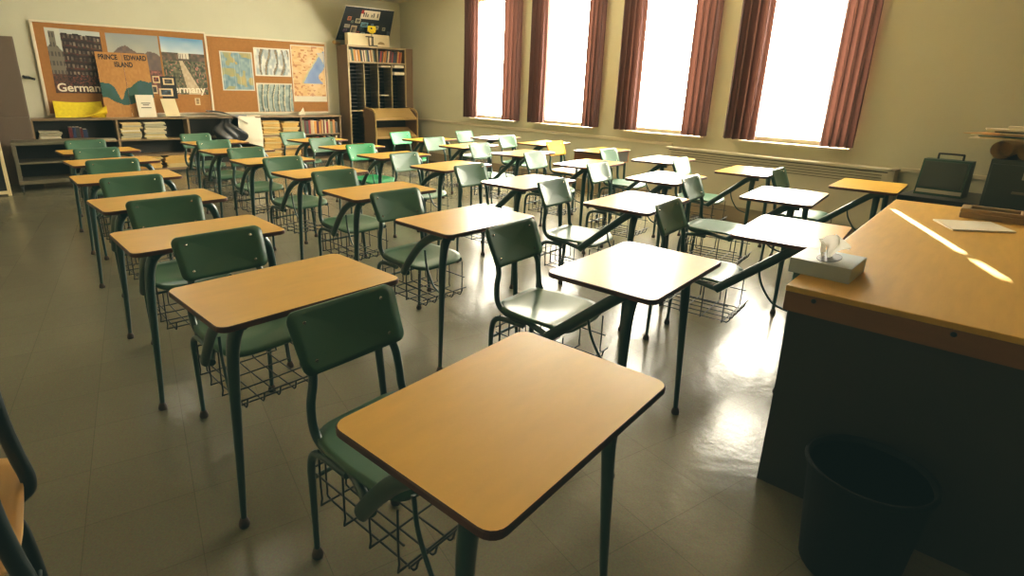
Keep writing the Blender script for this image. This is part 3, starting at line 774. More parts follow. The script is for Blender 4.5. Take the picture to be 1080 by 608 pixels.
def p_house(u, v):
    # half-timbered house, pale sky upper left, crowd at the foot
    roof = .93-.22*max(0, (.30-u)/.05) if u > .24 else 0
    if u < .27:
        if v > .80-.3*abs(u-.10)*3 and not (.06 < u < .16 and v < .95): return mixc((176, 190, 186), (206, 206, 190), v)
        c = (120, 112, 96) if (int(v*14) % 2 or abs((u*16) % 1-.5) < .25) else (86, 78, 68)
        if v < .30: c = mixc((54, 44, 38), (120, 70, 50), vn(u*60, v*60, 3))
        return c
    if v > .97-.05*vn(u*9, 1): return (188, 196, 190)
    if v < .30:
        return mixc((30, 24, 24), (150, 80, 60), vn(u*46, v*70, 5)**2)
    v2 = v+.10*(u-.27)*(v-.35); k = (v2*8.5+.12*vn(u*7, v*5, 3)) % 1; s = (u*13+.25*vn(u*5, v*9, 4)) % 1
    c = (58, 38, 32)
    if k > .52 and .25 < s < .75: c = mixc((60, 48, 42), (150, 136, 116), vn(u*17, v*15, 6)*1.5)
    if .35 < k < .52: c = mixc((120, 40, 36), (60, 70, 44), vn(u*60, v*30, 2))
    if k < .12: c = (34, 24, 22)
    return mixc(c, (20, 14, 14), .35*vn(u*12, v*12, 8)*(1.3-u*.3))
def p_mount(u, v):
    ridge = .62+.16*math.exp(-((u-.32)/.2)**2)+.08*math.exp(-((u-.8)/.2)**2)+.04*vn(u*14, 2)
    if v > ridge: return mixc((196, 186, 160), (140, 150, 150), (v-.6)*2+.3*vn(u*5, v*9))
    if v > .42: return mixc((96, 82, 78), (130, 104, 88), vn(u*16, v*16, 3))
    return mixc((84, 62, 50), (190, 110, 96), vn(u*34, v*34, 6)**1.5)
def p_park(u, v):
    if v > .74:
        c = mixc((206, 214, 212), (96, 148, 190), (v-.74)*3.6+.4*vn(u*5, v*10)-.2); return c
    if v > .60:
        if .38 < u < .62 and v > .64: return (214, 206, 186) if (u*40) % 1 > .3 or v > .72 else (110, 90, 80)
        return mixc((60, 62, 50), (128, 96, 78), vn(u*20, v*30, 2))
    cx = .42+.45*(.60-v)
    if abs(u-cx) < .04+.22*(.60-v): return mixc((180, 158, 124), (206, 188, 156), vn(u*20, v*20))
    if abs(u-cx) < .07+.25*(.60-v): return (92, 84, 60)
    c = mixc((44, 54, 34), (134, 124, 92), vn(u*26, v*30, 4))
    if vn(u*40, v*40, 9) > .8: c = (176, 120, 104)
    return c
def p_worldmap(u, v):
    n = vn(u*4.2, v*4.2, 11)*.6+vn(u*10, v*10, 12)*.4
    c = mixc((96, 130, 142), (148, 170, 168), vn(u*14, v*14, 5))
    if n > .55: c = mixc((186, 160, 96), (140, 150, 110), vn(u*9, v*9, 7))
    if u < .03 or u > .97 or v < .03 or v > .97: c = (206, 200, 180)
    if abs((u*6) % 1-.5) < .03: c = mixc(c, (210, 206, 190), .4)
    return c
def p_strips(u, v):
    a = u*5.2+.35*math.sin(v*3.1+u*4)+.4*vn(u*7, v*2.4, 3); k = a % 1
    c = mixc((226, 222, 206), (150, 160, 160), vn(u*16, v*9, 2))
    if k < .26: c = mixc((92, 84, 70), (150, 130, 96), vn(u*20, v*16, 6))
    elif k < .36: c = (120, 140, 138)
    if u < .03 or u > .97 or v < .04 or v > .96: c = (220, 212, 190)
    return c
def p_strips2(u, v):
    a = u*6.5+.25*math.sin(v*4.1)+.35*vn(u*6, v*2, 9); k = a % 1
    c = mixc((176, 184, 170), (104, 128, 124), vn(u*14, v*12, 4))
    if k < .25: c = mixc((60, 72, 66), (96, 110, 96), vn(u*9, v*9, 3))
    elif k < .38: c = (206, 196, 160)
    if u < .03 or v > .96: c = (216, 208, 184)
    return c
def p_bluemap(u, v):
    if v < .105: return (224, 214, 186)
    c = mixc((206, 160, 92), (224, 190, 132), vn(u*9, v*22, 2))
    if vn(u*16, v*34, 7) > .72: c = (182, 118, 58)
    w_ = (v-.33)/.55
    if .33 < v < .92:
        left = .30+.58*max(0, w_)**1.25+.04*vn(v*14, 1)
        right = 1.0-.22*math.exp(-((v-.45)/.12)**2)
        if left < u < right: c = mixc((92, 122, 176), (124, 150, 190), vn(u*8, v*8, 4))
        elif left-.05 < u <= left: c = (190, 176, 120)
    if .60 < v < .88 and .86+.1*math.sin(v*12) < u < .97: c = (186, 178, 160)
    if u < .025 or u > .975 or v > .98: c = (226, 216, 190)
    return c
def poster(name, label, q, fn, nu=56, nv=70): return tag(painted(name, q, fn, nu, nv), label, 'poster', 'posters on the cork board')
p1 = poster('travel_poster', 'travel poster of a dark half-timbered house lettered Germany at far left', quad(.315, .945, 1.165, 2.03, dz=-.02), p_house, 72, 84)
lettering('Germany', .155, .335, PY-.003, 1.19, p1, M['white'], .0035)
p2 = poster('travel_poster', 'travel poster of grey mountains behind the tan island board', quad(1.01, 1.675, 1.165, 2.01), p_mount)
p3 = poster('travel_poster', 'travel poster of a park avenue under blue sky lettered Germany', quad(1.70, 2.30, 1.165, 2.01, dz=-.015), p_park, 66, 80)
lettering('Germany', .155, 1.685, PY-.003, 1.19, p3, M['white'], .0035, sx=.98)
poster('world_map', 'small blue world map poster, leftmost on the right half of the cork board', quad(2.53, 3.04, 1.235, 1.85), p_worldmap)
poster('landscape_print', 'grey and white streaked print, upper of the two middle prints', quad(3.07, 3.68, 1.48, 1.935), p_strips)
poster('landscape_print', 'green-grey streaked print, lower of the two middle prints', quad(3.065, 3.68, .89, 1.365), p_strips2)
poster('wall_map', 'tan map with a large blue sea and white lower border, at far right', quad(3.70, 4.315, 1.06, 2.015), p_bluemap)

# tan board PRINCE EDWARD ISLAND, leaning on the wall
t = thing('island_board', 'tan folding board lettered PRINCE EDWARD ISLAND leaning on the cork board', 'display board', (0, 0, 0))
BYB, BYT = 9.87, 10.045
def byz(z): return BYB+(BYT-BYB)*(z-.834)/(1.745-.834)
def p_isl(u, v):
    c = mixc((176, 124, 62), (192, 138, 72), vn(u*30, v*30, 1))
    e1 = .47+.05*math.sin(u*9+1)+.03*vn(u*12, 3)-(.15*math.exp(-((u-.36)/.07)**2))+.12*max(0, u-.55)*1.5
    e0 = .24+.05*math.cos(u*7)+.03*vn(u*10, 8)-.02+.08*max(0, .25-u)*2+.09*max(0, u-.5)
    if e0 < v < e1: c = mixc((46, 84, 66), (52, 92, 92), vn(u*8, v*8, 4)); 
    if e0 < v < e1 and u > .7 and v > e0+.08: c = mixc(c, (50, 76, 110), .6*vn(u*5, v*7, 5))
    return c
DX = .045   # the board's two leaves
b1 = painted('board_leaf', [(.84, BYB, .834), (1.163, BYB, .834), (1.163, BYT, 1.742), (.84, BYT, 1.745)], lambda u, v: p_isl(u*.5, v), 34, 84, t, PAINT_MATTE, .006)
b2 = painted('board_leaf', [(1.169, BYB, .834), (1.492, BYB, .834), (1.492, BYT, 1.738), (1.169, BYT, 1.742)], lambda u, v: p_isl(.5+u*.5, v), 34, 84, t, PAINT_MATTE, .006)
til = math.atan2(BYT-BYB, 1.745-.834)
ink = mat('black_ink', (26, 26, 28), .6)
lettering('PRINCE', .098, .872, byz(1.645)-.002, 1.645, t, ink, .003, rx=PI/2-til, sx=.72)
lettering('EDWARD', .098, 1.19, byz(1.645)-.002, 1.645, t, ink, .003, rx=PI/2-til, sx=.68)
lettering('ISLAND', .098, 1.055, byz(1.545)-.002, 1.545, t, ink, .003, rx=PI/2-til, sx=.70)

# yellow curled card standing at the left
def ycard(u, v):
    x = .25+.57*u
    z = .834+(.225-.02*math.sin(u*3))*v
    y = 9.95+.10*v-.16*max(0, u-.55)**2*4*(1-v)
    return Vector((x, y, z))
def ycurl(u, v):   # rolled-up lower right flap
    a = u
    x = .53+.33*u; z = .834+.165*(u**1.4)*v+.003; y = 9.93-.05*math.sin(v*PI*.9)-.03*v
    return Vector((x, y, z))
yc = tag(obj('yellow_card', MB().grid(ycard, 20, 8).mesh('yellow_card', mat('yellow_speckled', (246, 212, 26), .5, .25, 26))), 'bright yellow curled card propped at left on the low bookshelf top', 'card')
obj('curled_flap', MB().grid(ycurl, 20, 8).mesh('curled_flap', M['yellow']), yc)

# white booklets standing in front of the boards
def lean_sheet(x0, x1, z0, z1, yb, yt, skew=0, th=.01):
    return MB().add([Vector(p) for p in ((x0, yb, z0), (x1, yb, z0), (x1+skew, yt, z1), (x0+skew, yt, z1), (x0, yb+th, z0), (x1, yb+th, z0), (x1+skew, yt+th, z1), (x0+skew, yt+th, z1))], [(0, 1, 2, 3), (5, 4, 7, 6), (4, 0, 3, 7), (1, 5, 6, 2), (3, 2, 6, 7), (4, 5, 1, 0)])
o = tag(obj('white_booklet', lean_sheet(1.245, 1.475, .834, 1.155, 9.80, 9.86, -.01).mesh('white_booklet', M['white'])), 'white booklet standing against the lower right of the tan island board', 'booklet')
ln = MB()
for z, w_ in ((1.03, .12), (1.005, .08), (.965, .13)):
    yy = 9.80+.06*(z-.834)/.321
    ln.box(1.355-w_/2, 1.355+w_/2, yy-.0012, yy-.0004, z, z+.012)
obj('printed_lines', ln.mesh('printed_lines', M['greymetal']), o)
tag(obj('white_leaflet', lean_sheet(1.60, 1.80, .834, 1.10, 9.82, 9.93, -.03, .004).mesh('white_leaflet', M['cream'])), 'cream leaflet propped below the small framed photos', 'leaflet')
# small framed pictures pinned on the cork
for i, (x0, x1, z0, z1, tint) in enumerate([(1.53, 1.625, 1.33, 1.43, (190, 90, 60)), (1.665, 1.815, 1.305, 1.405, (120, 110, 90)), (1.595, 1.785, 1.135, 1.25, (90, 120, 140)), (1.505, 1.575, 1.17, 1.295, (100, 96, 84))]):
    fn = (lambda tint: lambda u, v: ((222, 196, 150) if (u < .12 or u > .88 or v < .16 or v > .84) else mixc(tint, (40, 36, 32), vn(u*6, v*6, 3))))(tint)
    o = tag(painted('photo_card', quad(x0, x1, z0, z1, PY-.006), fn, 14, 12), ['small reddish photo card, upper left of the four by the park poster', 'small brown photo card, upper right of the four by the park poster', 'small bluish photo card, lower right of the four by the park poster', 'narrow photo card, lower left of the four by the park poster'][i], 'photo', 'photo cards on the cork board')
tag(obj('black_card', MB().box(1.63, 1.845, PY-.004, PY-.001, 1.10, 1.43).mesh('black_card', M['black'])), 'black backing card behind the small photo cards', 'card')
o = painted('pinned_tag', quad(2.085, 2.16, 1.0, 1.11, PY-.001), lambda u, v: (206, 186, 140) if not (.25 < u < .75 and .2 < v < .85) else ((90, 70, 50) if int(v*9) % 2 else (190, 160, 110)), 12, 16)
tag(o, 'small cream tag pinned low on the cork under the park poster', 'tag')
# hook on the wall left of the board
o = obj('wall_hook', MB().lathe([(.02, 0), (.018, .012), (.008, .018)], (0, 0, 0), 12, T=Matrix.Translation((.045, YB-.001, 1.365)) @ Matrix.Rotation(PI/2, 4, 'X')).tube(smooth_path([(.045, YB-.012, 1.365), (.0, YB-.05, 1.372), (-.01, YB-.07, 1.38)], 4), .018, 8).tube(smooth_path([(.045, YB-.012, 1.365), (.085, YB-.04, 1.352), (.10, YB-.06, 1.345)], 4), .017, 8).mesh('wall_hook', M['black']))
tag(o, 'small black hook on the wall between the cabinet and the cork board', 'hook')

# ------------------------------------------------------------------ sheets, bag on the shelf top
def hang(u, v):
    x = 2.62+.36*u-.05*(1-v)*(1-u)
    if v > .35:
        k = (v-.35)/.65
        if k < .7: z = .42+(.84-.42)*k/.7+.0; y = SY-.03-.03*math.sin(k*3+u*2)
        else: z = .84+.004*math.sin(u*9); y = SY-.03+.25*(k-.7)/.3
    else:
        k = v/.35; z = .33+.09*k+.12*(1-u)*(1-k); y = SY-.03-.02*math.sin(u*3)
    return Vector((x, y, z))
tag(obj('hanging_sheet', MB().grid(hang, 14, 24).mesh('hanging_sheet', M['white'])), 'large white sheet hanging down over the low bookshelf front', 'sheet')
def flat(u, v):
    x = 1.62+.70*u; y = SY-.06+.30*v-.05*u*(1-v)+.03*math.sin(u*4)
    z = .836+.012*math.sin(u*5+1)**2+.02*max(0, .35-v)*math.sin(u*6+.5)-.10*max(0, .2-v)*(.4-u if u < .4 else 0)
    return Vector((x, y, max(z, .834) if y > SY-.02 else z))
tag(obj('white_sheet', MB().grid(flat, 18, 10).mesh('white_sheet', M['white'])), 'loose white sheet lying on the low bookshelf top left of the curled poster', 'sheet')
def curl(u, v):
    x = 2.20+.56*u
    y = SY-.07+.30*v+.02*math.sin(u*5)
    z = .93-.19*u**1.6*(1.15-.45*v)-.03*math.sin(v*3)*(1-u)+.05*(1-v)*math.sin(u*PI)*.3
    if y > SY-.025: z = max(z, .842+.01*u)
    return Vector((x, y, z))
tag(obj('curled_poster', MB().grid(curl, 20, 10).mesh('curled_poster', mat('blue_grey_print', (120, 128, 138), .35, .3, 7, coat=.3))), 'blue-grey curled poster drooping over the black plastic bag', 'poster')
def bagf(u, v):
    a = u*2*PI; t_ = v
    r = .05+.10*math.sin(min(1, t_*1.15+.05)*PI)**.7
    r *= 1+.22*math.sin(3*a+t_*6)+.12*math.sin(7*a+t_*11)
    cx = 2.42+.10*(1-t_)*.2+.02*math.sin(t_*7)
    return Vector((cx+r*1.5*math.cos(a), 9.665+r*.5*math.sin(a)-.01, .40+.40*t_))
tag(obj('plastic_bag', MB().grid(bagf, 48, 20).mesh('plastic_bag', M['blackplastic'])), 'crumpled black plastic bag hanging in front of the low bookshelf', 'bag')

# ------------------------------------------------------------------ tall cabinet at the left, low metal cart, framed board
t = thing('tall_cabinet', 'tall brown cabinet at the far left against the back wall', 'cabinet', (0, 0, 0))
obj('cabinet_body', MB().bev(-1.05, -.035, 9.52, YB-.022, 0, 1.855, .006).mesh('cabinet_body', M['cabinet']), t)
d = obj('door', MB().bev(-1.04, -.045, 9.50, 9.519, .875, 1.845, .004).mesh('door', M['cabinet']), t)
obj('door', MB().bev(-1.04, -.045, 9.50, 9.519, .04, .868, .004).mesh('door', M['cabinet']), t)

t = thing('metal_cart', 'low grey metal shelf cart on casters in front of the tall cabinet', 'cart', (0, 0, 0))
cx0, cx1, cy0, cy1 = -.265, .62, 8.80, 9.28
obj('top_shelf', MB().bev(cx0, cx1, cy0, cy1, .565, .60, .004).mesh('top_shelf', M['greymetal']), t)
obj('shelf', MB().bev(cx0+.03, cx1-.03, cy0+.02, cy1, .335, .355, .003).mesh('shelf', M['greymetal']), t)
obj('bottom_shelf', MB().bev(cx0, cx1, cy0, cy1, .09, .135, .004).mesh('bottom_shelf', M['greymetal']), t)
obj('side_panel', MB().box(cx0+.005, cx0+.02, cy0+.045, cy1-.001, .136, .564).mesh('side_panel', M['cart_side']), t)
obj('side_panel', MB().box(cx1-.02, cx1-.005, cy0+.045, cy1-.001, .136, .564).mesh('side_panel', M['cart_side']), t)
obj('back_panel', MB().box(cx0+.021, cx1-.021, cy1-.012, cy1-.001, .136, .564).mesh('back_panel', M['shelf_in']), t)
for x in (cx0+.02, cx1-.02):
    obj('post', MB().bev(x-.02, x+.02, cy0, cy0+.04, .136, .564, .003).mesh('post', M['greymetal']), t)
    for y in (cy0+.04, cy1-.04):
        T = Matrix.Translation((x-.012, y, .034)) @ Matrix.Rotation(PI/2, 4, 'Y')
        obj('caster', MB().lathe([(.034, 0), (.034, .024)], (0, 0, 0), 16, T=T).box(x-.018, x+.018, y-.012, y+.012, .05, .09).mesh('caster', M['black']), t)
t = thing('framed_board', 'dark board with a pale yellow frame standing at the left edge', 'board', (0, 8.62, 0))
obj('board_panel', MB().box(-1.25, -.385, .004, .02, .06, .70).mesh('board_panel', M['slot']), t)
obj('frame', MB().bev(-.385, -.35, -.004, .026, .0, .74, .004).bev(-1.285, -1.25, -.004, .026, .0, .74, .004).bev(-1.25, -.385, -.004, .026, .02, .06, .004).bev(-1.25, -.385, -.004, .026, .70, .74, .004).mesh('frame', M['cream']), t)

# ------------------------------------------------------------------ tall pigeonhole bookcase in the corner
t = thing('pigeonhole_bookcase', 'tall bookcase of dark paper slots in the back corner', 'bookcase', (0, 0, 0))
BX0, BX1, BY0 = 4.555, 5.755, 9.65
ztop = 2.05
obj('side_panel', MB().box(BX0, BX0+.025, BY0, YB-.022, 0, ztop-.0255).mesh('side_panel', M['case_side']), t)
obj('side_panel', MB().box(BX1-.025, BX1, BY0, YB-.022, 0, ztop-.0255).mesh('side_panel', M['case_side']), t)
obj('top_board', MB().box(BX0, BX1, BY0, YB-.022, ztop-.025, ztop).mesh('top_board', M['case_side']), t)
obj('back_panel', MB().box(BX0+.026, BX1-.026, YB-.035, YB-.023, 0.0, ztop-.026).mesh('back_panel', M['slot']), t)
ff = MB()
cols = [BX0+.0255+i*(BX1-BX0-.051)/4 for i in range(5)]
face = MB()
for x in (BX0, BX1-.03): face.box(x, x+.03, BY0-.008, BY0-.0005, 0, ztop)
for z in (1.755, .90, .05): face.box(BX0+.03, BX1-.03, BY0-.008, BY0-.0005, z, z+.025)
face.box(BX0+.03, BX1-.03, BY0-.008, BY0-.0005, ztop-.03, ztop)
obj('face_frame', face.mesh('face_frame', M['case_front']), t)
obj('shelf', MB().box(cols[0], cols[4], BY0, YB-.036, 1.755, 1.775).mesh('shelf', M['case_front']), t)
obj('shelf', MB().box(cols[0], cols[4], BY0, YB-.036, .90, .92).mesh('shelf', M['case_front']), t)
obj('shelf', MB().box(cols[0], cols[4], BY0, YB-.036, .05, .07).mesh('shelf', M['case_front']), t)
for i in (1, 2, 3):
    x = cols[i]
    obj('divider', MB().box(x-.008, x+.008, BY0-.006, YB-.036, .921, 1.754).mesh('divider', M['case_front']), t)
    obj('divider', MB().box(x-.008, x+.008, BY0-.006, YB-.036, .071, .899).mesh('divider', M['case_front']), t)
obj('divider', MB().box(cols[2]-.008, cols[2]+.008, BY0-.006, YB-.036, 1.776, 2.02).mesh('divider', M['case_front']), t)
for i in range(4):
    sl = MB(); a, b = cols[i]+.0085, cols[i+1]-.0085
    for k in range(1, 13): sl.box(a, b, BY0+.012, YB-.036, .921+k*.0640, .921+k*.0640+.005)
    for k in range(1, 13): sl.box(a, b, BY0+.012, YB-.036, .071+k*.0640, .071+k*.0640+.005)
    obj('slot_shelves', sl.mesh('slot_shelves', M['slot_edge']), t)
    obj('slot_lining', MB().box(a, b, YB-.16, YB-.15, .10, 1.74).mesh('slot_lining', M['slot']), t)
struct('trim_2', MB().box(BX1+.002, XW-.001, BY0+.01, YB-.023, 0, 2.05).mesh('corner_filler', M['case_side']))
book_row(cols[0]+.035, cols[2]-.03, 1.776, .225, 'in the left row atop tall bookcase slots', 'left books on the tall bookcase', 31, y=BY0+.02, lean=-.10, wr=(.016, .034), hr=.85)
book_row(cols[2]+.03, cols[4]-.06, 1.776, .225, 'in the right row atop tall bookcase slots', 'right books on the tall bookcase', 32, y=BY0+.02, lean=.14, wr=(.018, .036), hr=.85)
for i, (a, b, zz, th, lab) in enumerate([(5.21, 5.40, 1.69, .03, 'white paper stack in the top slot of the third bookcase column'), (5.49, 5.69, 1.70, .045, 'white paper stack in the top slot of the rightmost bookcase column'), (5.49, 5.70, 1.572, .05, 'white paper stack second from the top in the rightmost bookcase column'), (5.19, 5.35, 1.19, .022, 'thin white paper stack in a middle slot of the third bookcase column')]):
    k = round((zz-.921)/.064); z = .921+k*.064+.0055
    tag(obj('paper_stack', MB().box(a, b, BY0-.03, BY0+.2, z, z+th).mesh('paper_stack', M['white'])), lab, 'paper', 'papers in the bookcase slots')

# on top of the bookcase
t = thing('cardboard_box', 'cream cardboard box on top of the tall bookcase', 'box', (0, 0, ztop+.0005))
obj('box_body', MB().bev(4.59, 5.42, 9.67, 9.80, 0, .205, .004).mesh('box_body', M['cream']), t)
obj('handle_hole', MB().prism([(.0+.07*math.cos(PI*k/10), .045*math.sin(PI*k/10)) for k in range(11)], 0, .001, T=Matrix.Translation((5.25, 9.6695, .04)) @ Matrix.Rotation(PI/2, 4, 'X')).mesh('handle_hole', M['cart']), t)
o = obj('rolled_map', MB().tube([(4.36, 9.75, ztop+.032), (4.54, 9.98, ztop+.032)], .03, 14).tube([(4.54, 9.98, ztop+.032), (4.585, 10.035, ztop+.032)], .03, 14).mesh('rolled_map', M['cart']))
tag(o, 'tan rolled tube sticking out at the left of the bookcase top', 'tube')
st = MB()
for a, b in (((4.99, .0), (4.99, .15)), ((5.07, .0), (5.07, .15)), ((4.93, .15), (5.08, .15)), ((4.99, .002), (5.16, .002))):
    st.tube([(a[0], 9.645, ztop+.006+a[1]), (b[0], 9.645, ztop+.006+b[1])], .009, 6)
o = obj('wire_stand', st.mesh('wire_stand', M['black']))
tag(o, 'small black metal stand on the bookcase edge before the cream box', 'stand')
# yellow paper flower
t = thing('paper_flower', 'round yellow paper flower standing before the dark display board', 'flower', (5.06, 9.655, ztop))
fl = MB()
for k in range(9):
    a = 2*PI*k/9
    T = Matrix.Translation((.055*math.cos(a), 0, .295+.055*math.sin(a))) @ Matrix.Rotation(PI/2, 4, 'X')
    fl.lathe([(.004, -.008), (.032, -.004), (.032, .004), (.004, .008)], (0, 0, 0), 10, T=T)
fl.lathe([(.004, -.014), (.06, -.008), (.06, .008), (.004, .014)], (0, 0, 0), 16, T=Matrix.Translation((0, 0, .295)) @ Matrix.Rotation(PI/2, 4, 'X'))
obj('petals', fl.mesh('petals', M['yellow']), t)
obj('flower_centre', MB().lathe([(.004, 0), (.018, .004), (.004, .018)], (0, 0, 0), 10, T=Matrix.Translation((-.015, -.012, .30)) @ Matrix.Rotation(PI/2, 4, 'X')).mesh('flower_centre', M['black']), t)
obj('stem', MB().tube([(0, .014, .0), (0, .014, .29)], .006, 6).mesh('stem', M['frame']), t)

# dark display board, top tipped forward
t = thing('display_board', 'dark display board covered in small photos, tipped above the tall bookcase', 'display board', (0, 0, 0))
BL, BR, TR, TLc = Vector((4.54, 10.07, 2.15)), Vector((5.62, 10.07, 2.15)), Vector((5.30, 9.25, 2.625)), Vector((4.388, 9.25, 2.625))
def p_dark(u, v): return mixc((20, 26, 32), (30, 40, 52), vn(u*5, v*5, 2))
painted('board_panel', [BL, BR, TR, TLc], p_dark, 16, 12, t, PAINT_MATTE, .015)
nrm = (BR-BL).cross(TLc-BL).normalized()
def bq(u0, u1, v0, v1, e=.003):
    f = lambda u, v: ((BL*(1-u)+BR*u)*(1-v)+(TLc*(1-u)+TR*u)*v)+nrm*e
    return [f(u0, v0), f(u1, v0), f(u1, v1), f(u0, v1)]
def p_sign(u, v):
    if u < .14 and v > .55: return (170, 40, 34)
    if .22 < v < .72 and .12 < u < .95:
        k = (u*9.5) % 1; s = int(u*9.5)
        if s in (1, 2, 3, 5, 6, 8) and h2(s, int(v*7), 3)*.6+.4*(abs(k-.5) < .3) > .55: return (40, 38, 40)
    return (226, 216, 190)
painted('sign', bq(.335, .715, .70, .94), p_sign, 38, 12, t, PAINT_MATTE, .001)
ph = [(.10, .17, .62, .73, (200, 120, 80)), (.18, .23, .55, .62, (110, 130, 120)), (.26, .36, .56, .69, (190, 186, 160)), (.38, .52, .46, .60, (110, 160, 180)), (.58, .63, .50, .58, (140, 160, 200)), (.08, .18, .40, .50, (176, 170, 150)), (.21, .32, .22, .48, (206, 186, 150)), (.08, .15, .27, .36, (110, 90, 120)), (.53, .61, .32, .46, (196, 160, 120)), (.68, .74, .42, .53, (210, 206, 190)), (.82, .88, .40, .50, (180, 180, 150)), (.93, .98, .28, .38, (90, 110, 130)), (.93, .98, .10, .20, (120, 140, 100)), (.42, .50, .16, .30, (160, 190, 200)), (.33, .39, .16, .32, (190, 90, 80)), (.04, .10, .06, .16, (60, 80, 84)), (.15, .20, .10, .20, (180, 150, 80)), (.38, .46, .34, .42, (40, 90, 96))]
for (u0, u1, v0, v1, c) in ph:
    painted('photo', bq(u0, u1, v0, v1), (lambda c: lambda u, v: mixc(c, (50, 46, 44), .8*vn(u*3+c[0], v*3, 4)) if .12 < u < .88 and .1 < v < .9 else c)(c), 6, 6, t, PAINT_MATTE, .001)
obj('bracket', MB().tube([(4.75, 9.90, 2.30), (4.75, YB-.001, 2.30)], .012, 8).tube([(5.2, 9.90, 2.30), (5.2, YB-.001, 2.30)], .012, 8).tube([(4.75, 9.60, 2.50), (4.75, YB-.001, 2.62)], .012, 8).tube([(5.2, 9.60, 2.50), (5.2, YB-.001, 2.62)], .012, 8).mesh('bracket', M['black']), t)

# ------------------------------------------------------------------ book cart
t = thing('book_cart', 'tan and brown book cart parked before the tall corner bookcase', 'cart', (4.77, 9.12, 0))
CW, CD = .90, .42
def side_outline():
    return [(0, .06), (CD, .06), (CD, .92), (CD-.03, .95), (CD-.10, .955), (.10, .93), (.03, .89), (0, .82)]
for i, x in enumerate((0, CW-.03)):
    vs = [Vector((x+dx, y, z)) for dx in (0, .03) for y, z in side_outline()]; n = 8
    fs = [tuple(range(n)), tuple(reversed(range(n, 2*n)))]+[(k, n+k, n+(k+1) % n, (k+1) % n) for k in range(n)]
    obj('side_panel', MB().add(vs, fs).mesh('side_panel', M['cart_side']), t)
    obj('rail', MB().tube(smooth_path([(x+.015, -.012, .10), (x+.015, -.012, .80), (x+.015, .02, .90), (x+.015, .10, .948), (x+.015, CD-.10, .972), (x+.015, CD-.02, .962), (x+.015, CD+.012, .92), (x+.015, CD+.012, .80)], 5), .013, 8).mesh('rail', M['cart']), t)
T = Matrix.Translation((0, .01, .79)) @ Matrix.Rotation(math.radians(32), 4, 'X')
obj('sloped_shelf', MB().box(.031, CW-.031, 0, .30, 0, .02, T=T).mesh('sloped_shelf', M['cart']), t)
obj('shelf_lip', MB().bev(.031, CW-.031, -.012, .01, .765, .80, .004).mesh('shelf_lip', M['cart']), t)
T = Matrix.Translation((0, .01, .455)) @ Matrix.Rotation(math.radians(25), 4, 'X')
obj('sloped_shelf', MB().box(.031, CW-.031, 0, .34, 0, .02, T=T).mesh('sloped_shelf', M['cart']), t)
obj('shelf_lip', MB().bev(.031, CW-.031, -.012, .01, .435, .47, .004).mesh('shelf_lip', M['cart']), t)
obj('bottom_shelf', MB().box(.031, CW-.031, 0, CD-.02, .10, .125).mesh('bottom_shelf', M['cart']), t)
obj('back_panel', MB().box(.031, CW-.031, CD-.018, CD-.004, .10, .94).mesh('back_panel', M['shelf_in']), t)
for x in (.05, CW-.05):
    for y in (.05, CD-.05):
        T = Matrix.Translation((x-.012, y, .03)) @ Matrix.Rotation(PI/2, 4, 'Y')
        obj('caster', MB().lathe([(.03, 0), (.03, .024)], (0, 0, 0), 14, T=T).box(x-.012, x+.012, y-.01, y+.01, .05, .10).mesh('caster', M['black']), t)

# ------------------------------------------------------------------ light
M['fill_glow'] = glow_mat('fill_light_glow', (1.0, .95, .78, 1), FILL_STRENGTH)
fill_k = 0
for lx, nx in ((1.0, 'left'), (4.3, 'right')):  # unseen glowing ceiling panels added as fill to brighten the walls
    for ly, ny in ((5.0, 'front'), (8.0, 'rear')):
        t = thing('ceiling_fill_light', 'unseen fill light added on the ceiling, %s of the %s line' % (ny, nx), 'light', (lx, ly, ZC), 0, 'added fill lights')
        obj('fill_housing', MB().bev(-.15, .15, -.62, .62, -.05, -.0005, .006).mesh('fill_housing', M['trim']), t)
        obj('fill_panel', MB().bev(-.13, .13, -.60, .60, -.075, -.0505, .006).mesh('fill_panel', M['fill_glow']), t)
sun = bpy.data.lights.new('sun', 'SUN'); sun.energy = 90; sun.angle = math.radians(.53); sun.color = (1, .93, .78)
so = bpy.data.objects.new('sun', sun); C.objects.link(so)
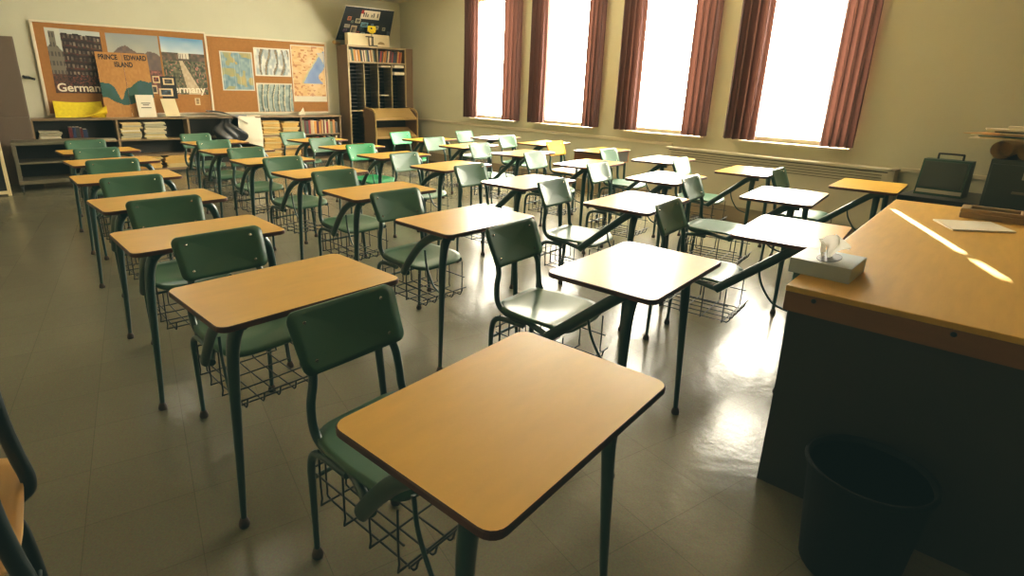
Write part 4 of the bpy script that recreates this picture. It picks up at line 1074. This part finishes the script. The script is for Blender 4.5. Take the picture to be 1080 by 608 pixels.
az = math.atan2(.5, .866); el = math.atan(.48)
d = Vector((-math.cos(az)*math.cos(el), -math.sin(az)*math.cos(el), -math.sin(el)))
so.rotation_euler = d.to_track_quat('-Z', 'Y').to_euler(); so.location = (9, 4, 5)
wd = bpy.data.worlds.new('sky'); bpy.context.scene.world = wd; wd.use_nodes = True
bg = wd.node_tree.nodes['Background']
sk = wd.node_tree.nodes.new('ShaderNodeTexSky'); sk.sky_type = 'HOSEK_WILKIE' if False else 'PREETHAM'
wd.node_tree.links.new(sk.outputs['Color'], bg.inputs['Color']); bg.inputs['Strength'].default_value = 6.0

# ------------------------------------------------------------------ camera
cam = bpy.data.cameras.new('camera'); co = bpy.data.objects.new('camera', cam); C.objects.link(co)
f_, h_, p_, r_, y_, cxx, cyy = 579.6225, 1.3308, .2940567, .0211230, .6778437, -29.708, -33.653
fw = Vector((math.sin(y_)*math.cos(p_), math.cos(y_)*math.cos(p_), -math.sin(p_)))
rt = Vector((math.cos(y_), -math.sin(y_), 0)); up = rt.cross(fw)
rt2 = rt*math.cos(r_)+up*math.sin(r_); up2 = -rt*math.sin(r_)+up*math.cos(r_)
Rm = Matrix((rt2, up2, -fw)).transposed()
co.matrix_world = Matrix.Translation((0, 0, h_)) @ Rm.to_4x4()
cam.sensor_fit = 'HORIZONTAL'; cam.sensor_width = 36; cam.lens = f_*36/1080
cam.shift_x = -cxx/1080; cam.shift_y = cyy/1080
cam.clip_start = .02
sc = bpy.context.scene; sc.camera = co
sc.view_settings.view_transform = 'Standard'
sc.cycles.diffuse_bounces = 8; sc.cycles.max_bounces = 14
sc.cycles.caustics_reflective = False; sc.cycles.caustics_refractive = False; sc.cycles.sample_clamp_indirect = 8
sc.view_settings.exposure = 0.0
sc.view_settings.use_curve_mapping = True
cm = sc.view_settings.curve_mapping
for c, lift in zip(cm.curves[:3], (.005, .0095, .008)):
    c.points[0].location = (0, lift); c.points[1].location = (1, 1)
cm.clip_max_x = cm.clip_max_y = 1; cm.update()
